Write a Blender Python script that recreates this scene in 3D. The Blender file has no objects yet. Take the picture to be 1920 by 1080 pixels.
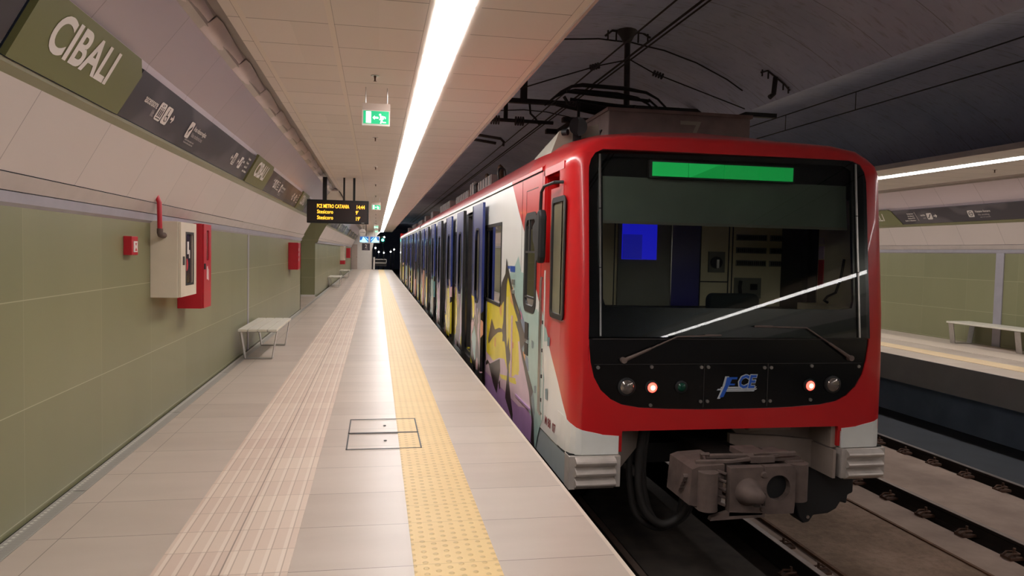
import bpy, bmesh, math, random
from mathutils import Vector
random.seed(7)
D = bpy.data
COL = bpy.context.scene.collection
SC = bpy.context.scene

# ---------------------------------------------------------------- camera, world, exposure
YAW, PITCH, ROLL = math.radians(10.46), math.radians(-2.70), 0.022
F = Vector((math.sin(YAW)*math.cos(PITCH), math.cos(YAW)*math.cos(PITCH), math.sin(PITCH)))
R0 = F.cross(Vector((0, 0, 1))).normalized()
U0 = R0.cross(F)
R = R0*math.cos(ROLL) + U0*math.sin(ROLL)
U = U0*math.cos(ROLL) - R0*math.sin(ROLL)
cam_data = D.cameras.new('camera')
cam = D.objects.new('camera', cam_data)
COL.objects.link(cam)
SC.camera = cam
cam_data.sensor_width = 36
cam_data.lens = 1387/1920*36
cam_data.clip_start = 0.05
cam_data.clip_end = 300
from mathutils import Matrix
M = Matrix((R, U, -F)).transposed().to_4x4()
M.translation = Vector((0, 0, 1.65))
cam.matrix_world = M

w = D.worlds.new('world'); SC.world = w
w.use_nodes = True
w.node_tree.nodes['Background'].inputs[0].default_value = (0.5, 0.52, 0.6, 1)
w.node_tree.nodes['Background'].inputs[1].default_value = 0.02
SC.view_settings.view_transform = 'Standard'
SC.view_settings.look = 'None'
SC.view_settings.gamma = 1
SC.view_settings.use_curve_mapping = False
SC.view_settings.exposure = 0.1
STRIP = 20.0       # radiance of the fluorescent strips

# ---------------------------------------------------------------- materials
def S(r, g, b):
    f = lambda c: (c/255/12.92) if c <= 10 else ((c/255+0.055)/1.055)**2.4
    return (f(r), f(g), f(b), 1)

class N:
    """tiny node-graph helper around one material"""
    def __init__(s, name, rough=0.5, metal=0.0, spec=None):
        s.m = D.materials.new(name); s.m.use_nodes = True
        s.t = s.m.node_tree; s.b = s.t.nodes['Principled BSDF']
        s.b.inputs['Roughness'].default_value = rough
        s.b.inputs['Metallic'].default_value = metal
        if spec is not None: s.b.inputs['Specular IOR Level'].default_value = spec
        s._xyz = None
    def n(s, typ, **kw):
        o = s.t.nodes.new(typ)
        for k, v in kw.items(): setattr(o, k, v)
        return o
    def put(s, sock, v):
        if isinstance(v, bpy.types.NodeSocket): s.t.links.new(v, sock)
        else: sock.default_value = v
    def pos(s):
        if s._xyz is None:
            g = s.n('ShaderNodeNewGeometry'); x = s.n('ShaderNodeSeparateXYZ')
            s.t.links.new(g.outputs['Position'], x.inputs[0])
            s._xyz = (x.outputs[0], x.outputs[1], x.outputs[2], g.outputs['Position'])
        return s._xyz
    def math(s, op, a, b=0.0, c=0.0):
        o = s.n('ShaderNodeMath', operation=op)
        s.put(o.inputs[0], a); s.put(o.inputs[1], b); s.put(o.inputs[2], c)
        return o.outputs[0]
    def line(s, coord, offset, period, width):
        """1 on thin lines repeating along coord"""
        a = s.math('SUBTRACT', coord, offset - period/2)
        a = s.math('DIVIDE', a, period)
        a = s.math('FRACT', a)
        a = s.math('SUBTRACT', a, 0.5)
        a = s.math('ABSOLUTE', a)
        return s.math('LESS_THAN', a, width/period/2)
    def between(s, coord, lo, hi):
        return s.math('MULTIPLY', s.math('GREATER_THAN', coord, lo), s.math('LESS_THAN', coord, hi))
    def mix(s, fac, a, b):
        o = s.n('ShaderNodeMix', data_type='RGBA')
        s.put(o.inputs[0], fac); s.put(o.inputs[6], a); s.put(o.inputs[7], b)
        return o.outputs[2]
    def noise(s, scale, detail=2, vec=None, rough=0.5):
        o = s.n('ShaderNodeTexNoise'); o.inputs['Scale'].default_value = scale
        o.inputs['Detail'].default_value = detail; o.inputs['Roughness'].default_value = rough
        s.t.links.new(vec if vec is not None else s.pos()[3], o.inputs['Vector'])
        return o.outputs[0]
    def vec(s, x, y, z):
        o = s.n('ShaderNodeCombineXYZ'); s.put(o.inputs[0], x); s.put(o.inputs[1], y); s.put(o.inputs[2], z)
        return o.outputs[0]
    def cell(s, x, y=0.0):
        o = s.n('ShaderNodeTexWhiteNoise'); s.t.links.new(s.vec(x, y, 0.0), o.inputs[0])
        return o.outputs[0]
    def remap(s, v, a, b, c, d):
        o = s.n('ShaderNodeMapRange'); s.put(o.inputs[0], v)
        for i, q in enumerate((a, b, c, d)): o.inputs[1+i].default_value = q
        return o.outputs[0]
    def color(s, v): s.put(s.b.inputs['Base Color'], v)
    def rough(s, v): s.put(s.b.inputs['Roughness'], v)
    def bump(s, h, strength=0.3, dist=0.01):
        o = s.n('ShaderNodeBump'); o.inputs['Strength'].default_value = strength
        o.inputs['Distance'].default_value = dist
        s.put(o.inputs['Height'], h); s.t.links.new(o.outputs[0], s.b.inputs['Normal'])

def scaled(c, k): return (c[0]*k, c[1]*k, c[2]*k, 1)
def plain(name, c, rough=0.5, metal=0.0, var=0.12, scale=6.0, spec=None):
    q = N(name, rough, metal, spec)
    f = q.remap(q.noise(scale, 4), 0.3, 0.7, 0, 1)
    q.color(q.mix(f, scaled(c, 1-var), scaled(c, 1+var)))
    return q.m
def glow(name, c, strength):
    m = D.materials.new(name); m.use_nodes = True
    b = m.node_tree.nodes['Principled BSDF']
    b.inputs['Base Color'].default_value = c
    b.inputs['Emission Color'].default_value = c
    b.inputs['Emission Strength'].default_value = strength
    b.inputs['Roughness'].default_value = 0.4
    return m
def glassy(name, tint, rough=0.02, ior=1.5, body=0.0, bodycol=(0, 0, 0, 1)):
    m = D.materials.new(name); m.use_nodes = True
    t = m.node_tree; t.nodes.clear()
    out = t.nodes.new('ShaderNodeOutputMaterial')
    tr = t.nodes.new('ShaderNodeBsdfTransparent'); tr.inputs[0].default_value = tint
    gl = t.nodes.new('ShaderNodeBsdfGlossy'); gl.inputs['Roughness'].default_value = rough
    fr = t.nodes.new('ShaderNodeFresnel'); fr.inputs[0].default_value = ior
    mx = t.nodes.new('ShaderNodeMixShader')
    t.links.new(fr.outputs[0], mx.inputs[0]); 
    if body > 0:
        df = t.nodes.new('ShaderNodeBsdfDiffuse'); df.inputs[0].default_value = bodycol
        m2 = t.nodes.new('ShaderNodeMixShader'); m2.inputs[0].default_value = body
        t.links.new(tr.outputs[0], m2.inputs[1]); t.links.new(df.outputs[0], m2.inputs[2])
        t.links.new(m2.outputs[0], mx.inputs[1])
    else:
        t.links.new(tr.outputs[0], mx.inputs[1])
    t.links.new(gl.outputs[0], mx.inputs[2]); t.links.new(mx.outputs[0], out.inputs[0])
    return m

MT = {}
# platform floor: large beige tiles, joints across every 0.61 m
def floor_mat(name, a, b):
    q = N(name, 0.37)
    x, y, z, p = q.pos()
    row = q.math('FLOOR', q.math('DIVIDE', q.math('SUBTRACT', y, 5.055), 0.61))
    colm = q.math('GREATER_THAN', x, 0.66)
    tone = q.cell(row, colm)
    n1 = q.noise(1.3, 3, q.vec(q.math('MULTIPLY', x, 1.0), q.math('MULTIPLY', y, 3.0), 0.0))
    f = q.math('ADD', q.math('MULTIPLY', tone, 0.45), q.math('MULTIPLY', n1, 0.6))
    c = q.mix(f, a, b)
    j = q.line(y, 5.055, 0.61, 0.006)
    j2 = q.line(x, -1.72, 30.0, 0.005)
    j = q.math('MAXIMUM', j, j2)
    c = q.mix(q.math('MULTIPLY', j, 0.75), c, S(95, 80, 68))
    q.color(c)
    return q.m
MT['floor'] = floor_mat('beige_floor_tiles', S(176, 160, 147), S(205, 190, 177))
# white guidance strip : long grooves, small tiles
q = N('ribbed_guidance_tiles', 0.5)
x, y, z, p = q.pos()
g = q.line(x, -1.06, 0.084, 0.02)
g2 = q.line(y, 5.055, 0.305, 0.007)
mid = q.line(x, -0.755, 40.0, 0.008)
t = q.cell(q.math('FLOOR', q.math('DIVIDE', q.math('SUBTRACT', y, 5.055), 0.305)), q.math('GREATER_THAN', x, -0.755))
c = q.mix(t, S(206, 182, 166), S(218, 198, 180))
c = q.mix(q.math('MULTIPLY', g, 0.5), c, S(232, 218, 203))
c = q.mix(q.math('MULTIPLY', q.math('MAXIMUM', g2, q.line(x, -1.045, 0.084, 0.006)), 0.55), c, S(150, 128, 112))
c = q.mix(q.math('MULTIPLY', mid, 0.7), c, S(110, 92, 80))
q.color(c); q.bump(g, 0.4, 0.004); MT['ribbed'] = q.m
# yellow blister strip
q = N('yellow_blister_tiles', 0.5)
x, y, z, p = q.pos()
u = q.math('DIVIDE', x, 0.062); v = q.math('DIVIDE', y, 0.072)
v2 = q.math('ADD', v, q.math('MULTIPLY', q.math('MODULO', q.math('FLOOR', q.math('ADD', u, 100.0)), 2.0), 0.5))
du = q.math('SUBTRACT', q.math('FRACT', q.math('ADD', u, 100.0)), 0.5)
dv = q.math('SUBTRACT', q.math('FRACT', v2), 0.5)
r2 = q.math('SQRT', q.math('ADD', q.math('MULTIPLY', du, du), q.math('MULTIPLY', dv, dv)))
dot = q.remap(r2, 0.17, 0.27, 1, 0)
c = q.mix(q.noise(3, 3), S(226, 190, 128), S(236, 206, 146))
c = q.mix(q.math('MULTIPLY', dot, 0.38), c, S(165, 134, 84))
c = q.mix(q.math('MULTIPLY', q.line(y, 5.355, 0.305, 0.005), 0.5), c, S(150, 115, 70))
q.color(c); q.bump(dot, 0.5, 0.004); MT['yellow'] = q.m
# green wall panels
def wall_mat(name, a, b):
    q = N(name, 0.42)
    x, y, z, p = q.pos()
    tone = q.cell(q.math('FLOOR', q.math('DIVIDE', q.math('SUBTRACT', y, 6.0), 1.25)), q.math('FLOOR', q.math('DIVIDE', q.math('SUBTRACT', z, 0.025), 0.643)))
    n1 = q.noise(1.2, 5, q.vec(x, y, q.math('MULTIPLY', z, 0.35)))
    f = q.math('ADD', q.math('MULTIPLY', tone, 0.35), q.math('MULTIPLY', n1, 0.7))
    c = q.mix(f, a, b)
    j = q.math('MULTIPLY', q.line(z, 0.668, 0.643, 0.006), 0.55)
    j = q.math('MAXIMUM', j, q.math('MULTIPLY', q.line(y, 6.0, 1.25, 0.005), 0.22))
    c = q.mix(j, c, S(196, 190, 160))
    q.color(c); return q.m
MT['green'] = wall_mat('olive_wall_tiles', S(118, 118, 86), S(140, 138, 104))
# suspended ceiling
q = N('ceiling_tiles', 0.6)
x, y, z, p = q.pos()
xa = q.math('ABSOLUTE', q.math('SUBTRACT', x, 5.0))      # both platform ceilings mirror about x = 5
j = q.line(y, 4.888, 0.61, 0.009)
t = q.cell(q.math('FLOOR', q.math('DIVIDE', q.math('SUBTRACT', y, 4.888), 0.61)), q.math('FLOOR', q.math('DIVIDE', x, 0.62)))
c = q.mix(t, S(226, 216, 210), S(232, 222, 216))
c = q.mix(q.math('MULTIPLY', j, 0.8), c, S(105, 92, 84))
rb = q.math('MAXIMUM', q.between(x, -0.355, -0.315), q.between(x, -0.955, -0.915))
rb = q.math('MAXIMUM', rb, q.between(x, 1.27, 1.40))
rb = q.math('MAXIMUM', rb, q.between(x, 0.615, 0.66))
rb = q.math('MAXIMUM', rb, q.between(x, 0.32, 0.365))
c = q.mix(rb, c, S(232, 221, 211))
rl = q.math('MAXIMUM', q.line(x, -0.312, 50, 0.004), q.line(x, 0.318, 50, 0.005))
rl = q.math('MAXIMUM', rl, q.line(x, 1.268, 50, 0.005))
rl = q.math('MAXIMUM', rl, q.line(x, -0.958, 50, 0.004))
c = q.mix(q.math('MULTIPLY', rl, 0.55), c, S(120, 106, 98))
q.color(c); MT['ceiling'] = q.m
# slanted canopy panels
def canopy(name, a, b, off, rough, metal):
    q = N(name, rough, metal)
    x, y, z, p = q.pos()
    t = q.cell(q.math('FLOOR', q.math('DIVIDE', q.math('SUBTRACT', y, off), 1.03)))
    c = q.mix(q.math('ADD', q.math('MULTIPLY', t, 0.5), q.math('MULTIPLY', q.noise(0.9, 2), 0.5)), a, b)
    j = q.line(y, off, 1.03, 0.008)
    q.color(q.mix(q.math('MULTIPLY', j, 0.5), c, S(90, 80, 78)))
    return q.m
MT['panel_low'] = canopy('lower_canopy_panels', S(196, 184, 178), S(206, 194, 188), 5.30, 0.5, 0.0)
MT['panel_up'] = canopy('glossy_upper_canopy_panels', S(190, 176, 182), S(202, 188, 194), 5.44, 0.30, 0.25)
MT['foil'] = plain('brushed_metal_cove', S(176, 158, 162), 0.3, 0.6, 0.1, 3)
MT['cove'] = plain('cove_backing', S(150, 138, 134), 0.35, 0.4, 0.05)
MT['lilac'] = plain('lilac_metal_strip', S(168, 164, 172), 0.4, 0.3, 0.05)
MT['ledge'] = plain('pale_ledge_panel', S(186, 176, 172), 0.45, 0.1, 0.05)
MT['vault'] = None
q = N('vault_concrete', 0.9)
x, y, z, p = q.pos()
n1 = q.noise(0.7, 6, None, 0.65); n2 = q.noise(5, 4, q.vec(x, q.math('MULTIPLY', y, 4), z))
c = q.mix(q.remap(n1, 0.3, 0.7, 0, 1), S(180, 190, 216), S(212, 218, 238))
c = q.mix(q.math('MULTIPLY', q.remap(n2, 0.55, 0.75, 0, 1), 0.35), c, S(90, 88, 90))
c = q.mix(q.math('MULTIPLY', q.line(y, 9.40, 0.92, 0.012), 0.45), c, S(50, 48, 50))
q.color(c); MT['vault'] = q.m
q = N('dusty_track_concrete', 0.95)
n1 = q.noise(1.1, 6, None, 0.7); n2 = q.noise(14, 5, None, 0.7)
c = q.mix(q.remap(n1, 0.35, 0.7, 0, 1), S(150, 124, 106), S(104, 82, 62))
c = q.mix(q.math('MULTIPLY', q.remap(n2, 0.45, 0.75, 0, 1), 0.5), c, S(84, 62, 46))
q.color(c); q.bump(n2, 0.5, 0.02); MT['trackbed'] = q.m
q = N('smooth_track_kerb', 0.9)
n1 = q.noise(2.0, 5, None, 0.6)
q.color(q.mix(q.remap(n1, 0.3, 0.7, 0, 1), S(128, 108, 96), S(158, 136, 122))); MT['kerb'] = q.m
MT['darkbed'] = plain('dark_track_bed', S(60, 52, 46), 0.95, 0, 0.3, 5)
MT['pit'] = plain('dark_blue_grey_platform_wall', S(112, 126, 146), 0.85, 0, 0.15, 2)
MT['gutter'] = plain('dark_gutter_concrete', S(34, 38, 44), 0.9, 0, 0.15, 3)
MT['yellowglare'] = plain('glare_paled_yellow_strip', S(222, 196, 158), 0.5, 0, 0.04)  # same yellow strip, with grazing-angle reflection washed into its colour
MT['slab'] = plain('grey_platform_slab', S(150, 148, 146), 0.8, 0, 0.08, 2)
MT['nosing'] = plain('pale_edge_stone', S(214, 198, 182), 0.4, 0, 0.04)
MT['black'] = plain('matt_black', S(22, 22, 24), 0.6)
MT['deepblack'] = plain('shadow_gap_black', S(10, 10, 10), 0.9)
MT['white'] = plain('white_paint', S(220, 214, 208), 0.4, 0, 0.03)
MT['cream'] = plain('cream_enamel', S(216, 204, 184), 0.38, 0, 0.03)
MT['redp'] = plain('red_enamel', S(186, 28, 44), 0.38, 0, 0.05)
MT['steel'] = plain('brushed_steel', S(176, 172, 168), 0.28, 0.9, 0.06, 20)
MT['dsteel'] = plain('dark_steel', S(66, 62, 62), 0.5, 0.6, 0.15, 8)
MT['rail'] = plain('rail_web_steel', S(44, 36, 32), 0.7, 0.4, 0.2, 8)
MT['railhead'] = plain('polished_rail_head', S(118, 100, 90), 0.5, 0.5, 0.1, 12)
MT['rust'] = plain('rusty_steel', S(98, 66, 44), 0.85, 0.2, 0.3, 14)
MT['rustdark'] = plain('rusty_clip_steel', S(84, 58, 44), 0.8, 0.3, 0.3, 20)
MT['grate'] = None
q = N('perforated_drain_grille', 0.4, 0.6)
x, y, z, p = q.pos()
j = q.math('MULTIPLY', q.line(y, 0, 0.02, 0.007), q.between(x, -1.955, -1.90))
d = q.math('MULTIPLY', q.line(y, 0, 0.045, 0.022), q.between(x, -1.983, -1.966))
c = q.mix(q.math('MULTIPLY', j, 0.5), S(196, 192, 188), S(110, 106, 104))
q.color(q.mix(d, c, S(240, 238, 232))); MT['grate'] = q.m
MT['signgreen'] = plain('olive_sign_face', S(112, 112, 74), 0.35, 0, 0.03, 2)
q = N('charcoal_sign_face', 0.38)
x, y, z, p = q.pos()
wv = q.n('ShaderNodeTexWave'); wv.inputs['Scale'].default_value = 0.8; wv.inputs['Distortion'].default_value = 9.0
wv.inputs['Detail'].default_value = 1.5
q.t.links.new(p, wv.inputs[0])
f = q.remap(wv.outputs[1], 0.5, 0.9, 0, 1)
q.color(q.mix(q.math('MULTIPLY', f, 0.6), S(58, 54, 62), S(98, 92, 98))); MT['signdark'] = q.m
MT['signtrim'] = plain('olive_sign_trim', S(122, 118, 86), 0.4, 0, 0.03)
MT['letter'] = plain('white_lettering', S(222, 214, 208), 0.5, 0, 0.01)
MT['letterdim'] = plain('grey_lettering', S(160, 152, 152), 0.5, 0, 0.01)
MT['ink'] = plain('dark_pictogram_ink', S(52, 48, 54), 0.5, 0, 0.01)
MT['strip'] = glow('fluorescent_strip', (1.0, 0.965, 0.945, 1), STRIP)
MT['amber'] = glow('amber_led', (1.0, 0.44, 0.03, 1), 2.4)
MT['ledface'] = plain('led_board_face', S(40, 26, 24), 0.35, 0, 0.05)
MT['exitgreen'] = glow('exit_sign_green', S(20, 165, 110), 0.9)
MT['exitwhite'] = glow('exit_sign_white', S(235, 255, 245), 1.1)
MT['frost'] = plain('frosted_hanging_plate', S(190, 172, 160), 0.3, 0.1, 0.03)
MT['bench'] = plain('pale_bench_slats', S(214, 208, 194), 0.45, 0, 0.03)
# train
q = N('train_body_livery', 0.28)
x, y, z, p = q.pos()
q.b.inputs['Coat Weight'].default_value = 0.3
fc = q.n('ShaderNodeFloatCurve'); cm = fc.mapping.curves[0]
pts = [(5.40, .12), (5.63, .17), (5.68, .24), (5.75, .34), (5.99, .561), (6.28, .768), (6.51, .955), (6.88, 1.25), (7.6, 1.884), (7.92, 2.1), (8.38, 2.46), (8.5, 2.95)]
while len(cm.points) < len(pts): cm.points.new(0.5, 0.5)
for cp, (a, b) in zip(cm.points, pts):
    cp.location = ((a-5.4)/3.1, b/3.0); cp.handle_type = 'VECTOR'
fc.mapping.update()
q.put(fc.inputs[1], q.math('MINIMUM', q.math('DIVIDE', q.math('SUBTRACT', y, 5.4), 3.1), 1.0))
zt = q.math('MULTIPLY', fc.outputs[0], 3.0)
isred = q.math('GREATER_THAN', z, zt)
roof = q.math('GREATER_THAN', z, 2.47)
def graffiti(q, limit=1.0, ystart=10.25):
    x, y, z, p = q.pos()
    nn = q.n('ShaderNodeTexNoise'); nn.inputs['Scale'].default_value = 1.6
    q.t.links.new(p, nn.inputs['Vector'])
    dn = q.math('MULTIPLY', q.math('SUBTRACT', nn.outputs[0], 0.5), 1.2)
    vv = q.vec(q.math('ADD', q.math('MULTIPLY', y, 1.9), dn), q.math('ADD', q.math('MULTIPLY', z, 1.1), dn), 0.0)
    vo = q.n('ShaderNodeTexVoronoi'); vo.inputs['Scale'].default_value = 1.0
    q.t.links.new(vv, vo.inputs['Vector'])
    ve = q.n('ShaderNodeTexVoronoi', feature='DISTANCE_TO_EDGE'); ve.inputs['Scale'].default_value = 1.0
    q.t.links.new(vv, ve.inputs['Vector'])
    sp = q.n('ShaderNodeSeparateColor'); q.t.links.new(vo.outputs['Color'], sp.inputs[0])
    rp = q.n('ShaderNodeValToRGB'); rp.color_ramp.interpolation = 'CONSTANT'
    els = rp.color_ramp.elements
    cols = [S(222, 204, 30), S(206, 170, 178), S(96, 150, 152), S(222, 204, 30), S(30, 26, 28), S(214, 160, 140), S(176, 150, 186), S(150, 186, 184), S(204, 192, 60)]
    while len(els) < len(cols): els.new(0.5)
    for i, e in enumerate(els): e.position = i/len(cols); e.color = cols[i]
    q.t.links.new(sp.outputs[0], rp.inputs[0])
    c = q.mix(q.math('LESS_THAN', ve.outputs[0], 0.055), rp.outputs[0], S(26, 22, 24))
    h = q.math('ADD', limit, q.math('MULTIPLY', q.math('SUBTRACT', q.noise(1.3, 2), 0.5), 1.3))
    fac = q.math('MULTIPLY', q.math('LESS_THAN', z, h), q.math('GREATER_THAN', y, ystart))
    return c, fac
white = q.mix(q.noise(2, 3), S(228, 230, 226), S(240, 240, 237))
gc, gf = graffiti(q, 1.05)
c = q.mix(gf, white, gc)
c = q.mix(isred, c, S(196, 30, 34))
c = q.mix(roof, c, q.mix(q.noise(1.5, 4), S(176, 62, 66), S(150, 58, 62)))
fr = q.math('MULTIPLY', roof, q.math('LESS_THAN', y, 7.5))
c = q.mix(fr, c, S(186, 30, 34))
q.color(c); MT['body'] = q.m
q = N('blue_door_paint', 0.25)
x, y, z, p = q.pos()
gc, gf = graffiti(q, 1.0, 9.0)
q.color(q.mix(gf, S(40, 52, 112), gc)); MT['door'] = q.m
MT['trainwhite'] = plain('train_white_enamel', S(226, 226, 221), 0.35, 0, 0.04)
MT['trainred'] = plain('train_red_enamel', S(190, 24, 26), 0.3, 0, 0.04)
MT['skirt'] = plain('pale_blue_grey_skirt', S(168, 178, 180), 0.4, 0.1, 0.06)
MT['bumper'] = plain('scuffed_silver_white_bumper', S(196, 186, 178), 0.4, 0.25, 0.1, 9)
MT['under'] = plain('dusty_white_underframe', S(150, 134, 124), 0.7, 0, 0.12, 4)
MT['mask'] = plain('black_front_panel', S(12, 13, 14), 0.18, 0, 0.1)
MT['rubber'] = plain('black_rubber', S(28, 26, 25), 0.55, 0, 0.1)
MT['windscreen'] = glassy('windscreen_glass', (0.80, 0.84, 0.80, 1), 0.012, 1.5)
MT['sideglass'] = glassy('tinted_side_glass', (0.22, 0.26, 0.27, 1), 0.02, 1.5)
MT['frostglass'] = plain('milky_side_glass', S(126, 122, 100), 0.12, 0, 0.05)
MT['coupler'] = plain('dusty_coupler_steel', S(108, 92, 86), 0.75, 0.2, 0.2, 10)
MT['couplerdark'] = plain('dusty_coupler_shadow_steel', S(58, 48, 44), 0.8, 0.2, 0.2, 10)
MT['hose'] = plain('black_hose_rubber', S(40, 36, 34), 0.7)
MT['display'] = glow('green_display_glow', S(10, 140, 62), 0.75)
MT['tail'] = glow('red_tail_lamp', (1.0, 0.06, 0.04, 1), 5.0)
MT['tailcore'] = glow('pale_tail_lamp_core', (1.0, 0.42, 0.22, 1), 7.0)
MT['lens'] = plain('headlamp_glass', S(150, 140, 134), 0.12, 0.7, 0.25, 30)
MT['greenlens'] = plain('dark_green_lens', S(10, 60, 46), 0.1, 0, 0.2, 30)
MT['blind'] = plain('grey_green_blind_cloth', S(118, 128, 118), 0.9, 0, 0.08, 4)
MT['cabcream'] = plain('cab_cream_panel', S(224, 210, 172), 0.6, 0, 0.05)
MT['cabdark'] = plain('cab_dark_panel', S(118, 116, 106), 0.6, 0, 0.05)
MT['cabblue'] = plain('cab_blue_grey_panel', S(62, 58, 128), 0.5, 0, 0.05)
MT['blueglow'] = glow('blue_lit_saloon_window', (0.012, 0.014, 0.9, 1), 0.42)
MT['bluedim'] = glow('blue_lit_window_shade', (0.01, 0.012, 0.5, 1), 0.4)
MT['seat'] = plain('dark_seat_cloth', S(44, 50, 50), 0.9)
MT['interior'] = plain('saloon_grey_wall', S(74, 84, 100), 0.6, 0, 0.05)
MT['roofbox'] = plain('dirty_roof_unit', S(128, 112, 108), 0.8, 0.1, 0.15, 5)
MT['roofgrey'] = plain('pale_roof_fairing', S(150, 144, 130), 0.7, 0, 0.1, 5)
MT['wire'] = plain('overhead_wire', S(34, 34, 36), 0.6, 0.3)
MT['fce_blue'] = plain('emblem_blue', S(30, 88, 190), 0.4, 0, 0.02)
MT['fce_white'] = plain('emblem_silver', S(196, 200, 206), 0.4, 0, 0.02)
MT['darkred'] = plain('dark_red_numerals', S(130, 30, 36), 0.5, 0, 0.02)
G = dict(lightblue=S(160, 192, 186), lightblue2=S(110, 132, 160), purple=S(172, 134, 184), lilac=S(208, 180, 196), yellow=S(226, 208, 24),
         cream=S(226, 214, 130), orange=S(224, 160, 96), pink=S(206, 110, 150), black=S(40, 32, 30), sticker=S(22, 76, 170), bluegrey=S(104, 130, 138))
for k, v in G.items(): MT['g_'+k] = plain('spray_'+k, v, 0.3, 0, 0.08, 5)
MT['smoke'] = plain('window_dark_glass', S(54, 40, 48), 0.1, 0, 0.3, 10)
MT['scr_dark'] = glow('cctv_picture_blue', S(24, 70, 130), 1.6)
MT['scr_light'] = glow('cctv_picture_bright', S(150, 225, 240), 1.6)
MT['lampw'] = glow('tunnel_lamp_white', (1, 0.97, 0.9, 1), 30)
MT['signalgreen'] = glow('signal_green', (0.05, 0.9, 0.6, 1), 20)

# ---------------------------------------------------------------- mesh helpers
class MB:
    def __init__(s): s.v = []; s.f = []; s.mi = []; s.m = 0; s.sm = []
    def add(s, vs, fs, smooth=False):
        o = len(s.v); s.v += [tuple(v) for v in vs]
        for f in fs: s.f.append([o+i for i in f]); s.mi.append(s.m); s.sm.append(smooth)
    def box(s, x0, x1, y0, y1, z0, z1):
        s.add([(x0,y0,z0),(x1,y0,z0),(x1,y1,z0),(x0,y1,z0),(x0,y0,z1),(x1,y0,z1),(x1,y1,z1),(x0,y1,z1)],
              [(0,3,2,1),(4,5,6,7),(0,1,5,4),(1,2,6,5),(2,3,7,6),(3,0,4,7)]); return s
    def prism(s, pts, axis, a, b, smooth=False):
        """pts in the plane normal to axis; order (y,z) for x, (x,z) for y, (x,y) for z"""
        def P(p, t):
            return {'x': (t, p[0], p[1]), 'y': (p[0], t, p[1]), 'z': (p[0], p[1], t)}[axis]
        n = len(pts)
        s.add([P(p, a) for p in pts] + [P(p, b) for p in pts],
              [tuple(range(n)), tuple(range(2*n-1, n-1, -1))] + [(i, (i+1) % n, n+(i+1) % n, n+i) for i in range(n)], smooth)
        return s
    def loft(s, rings, closed=True, smooth=True, caps=False):
        n = len(rings[0]); vs = [p for r in rings for p in r]; fs = []
        for k in range(len(rings)-1):
            for i in range(n if closed else n-1):
                fs.append((k*n+i, k*n+(i+1) % n, (k+1)*n+(i+1) % n, (k+1)*n+i))
        if caps: fs += [tuple(range(n)), tuple(range((len(rings)-1)*n, len(rings)*n))]
        s.add(vs, fs, smooth); return s
    def tube(s, path, r, n=8, caps=True):
        path = [Vector(p) for p in path]; rings = []
        prev = None
        for i, p in enumerate(path):
            d = (path[min(i+1, len(path)-1)] - path[max(i-1, 0)]).normalized()
            a = prev if prev is not None else (Vector((0, 0, 1)) if abs(d.z) < 0.9 else Vector((1, 0, 0)))
            a = (a - d*a.dot(d)).normalized(); prev = a
            b = d.cross(a); rr = r[i] if isinstance(r, (list, tuple)) else r
            rings.append([p + (a*math.cos(t)+b*math.sin(t))*rr for t in [2*math.pi*k/n for k in range(n)]])
        return s.loft(rings, True, True, caps)
    def cyl(s, p0, p1, r, n=20): return s.tube([p0, p1], r, n)
    def build(s, name, mat, parent=None, bevel=0, recalc=True):
        me = D.meshes.new(name)
        o0 = Vector((0, 0, 0))
        if parent is not None:
            q = parent
            while q is not None: o0 += q.location; q = q.parent
        me.from_pydata([tuple(Vector(v)-o0) for v in s.v], [], s.f)
        for m in (mat if isinstance(mat, list) else [mat]): me.materials.append(MT[m])
        for i, pl in enumerate(me.polygons): pl.material_index = s.mi[i]; pl.use_smooth = s.sm[i]
        if any(s.sm): me.set_sharp_from_angle(angle=0.75)
        if recalc:
            bm = bmesh.new(); bm.from_mesh(me); bmesh.ops.recalc_face_normals(bm, faces=bm.faces); bm.to_mesh(me); bm.free()
        ob = D.objects.new(name, me); COL.objects.link(ob)
        if parent is not None: ob.parent = parent
        if bevel:
            b = ob.modifiers.new('bevel', 'BEVEL'); b.width = bevel; b.segments = 2; b.limit_method = 'ANGLE'
        return ob
def B(*a): return MB().box(*a)
def tag(o, label=None, cat=None, group=None, kind=None):
    for k, v in (('label', label), ('category', cat), ('group', group), ('kind', kind)):
        if v: o[k] = v
    return o
def empty(name, loc, label, cat, group=None):
    o = D.objects.new(name, None); COL.objects.link(o); o.location = loc; o.empty_display_size = 0.1
    return tag(o, label, cat, group)
def struct(mb, name, mat, **k):
    o = mb.build(name, mat, **k); o['kind'] = 'structure'; return o
def copy_tree(o, parent=None):
    c = o.copy(); COL.objects.link(c); c.parent = parent
    for ch in list(o.children): copy_tree(ch, c)
    return c
def text(body, size, P, X, Y, mat, parent, name='lettering', off=0.0, shear=0.0, align='LEFT', sx=1.0, label=None):
    cu = D.curves.new('t', 'FONT'); cu.body = body; cu.size = size; cu.align_x = align; cu.align_y = 'CENTER'
    cu.offset = off; cu.shear = shear; cu.resolution_u = 5 if size > .2 else 2
    ob = D.objects.new('t', cu); COL.objects.link(ob)
    dg = bpy.context.evaluated_depsgraph_get(); dg.update()
    src = D.meshes.new_from_object(ob.evaluated_get(dg))
    mb = MB(); X = Vector(X).normalized(); Y = Vector(Y).normalized(); P = Vector(P)
    mb.add([P + X*v.co.x*sx + Y*v.co.y for v in src.vertices], [tuple(p.vertices) for p in src.polygons])
    D.objects.remove(ob); D.curves.remove(cu); D.meshes.remove(src)
    o = mb.build(name, mat, parent, recalc=False)
    if label: o['label'] = label
    return o
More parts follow.
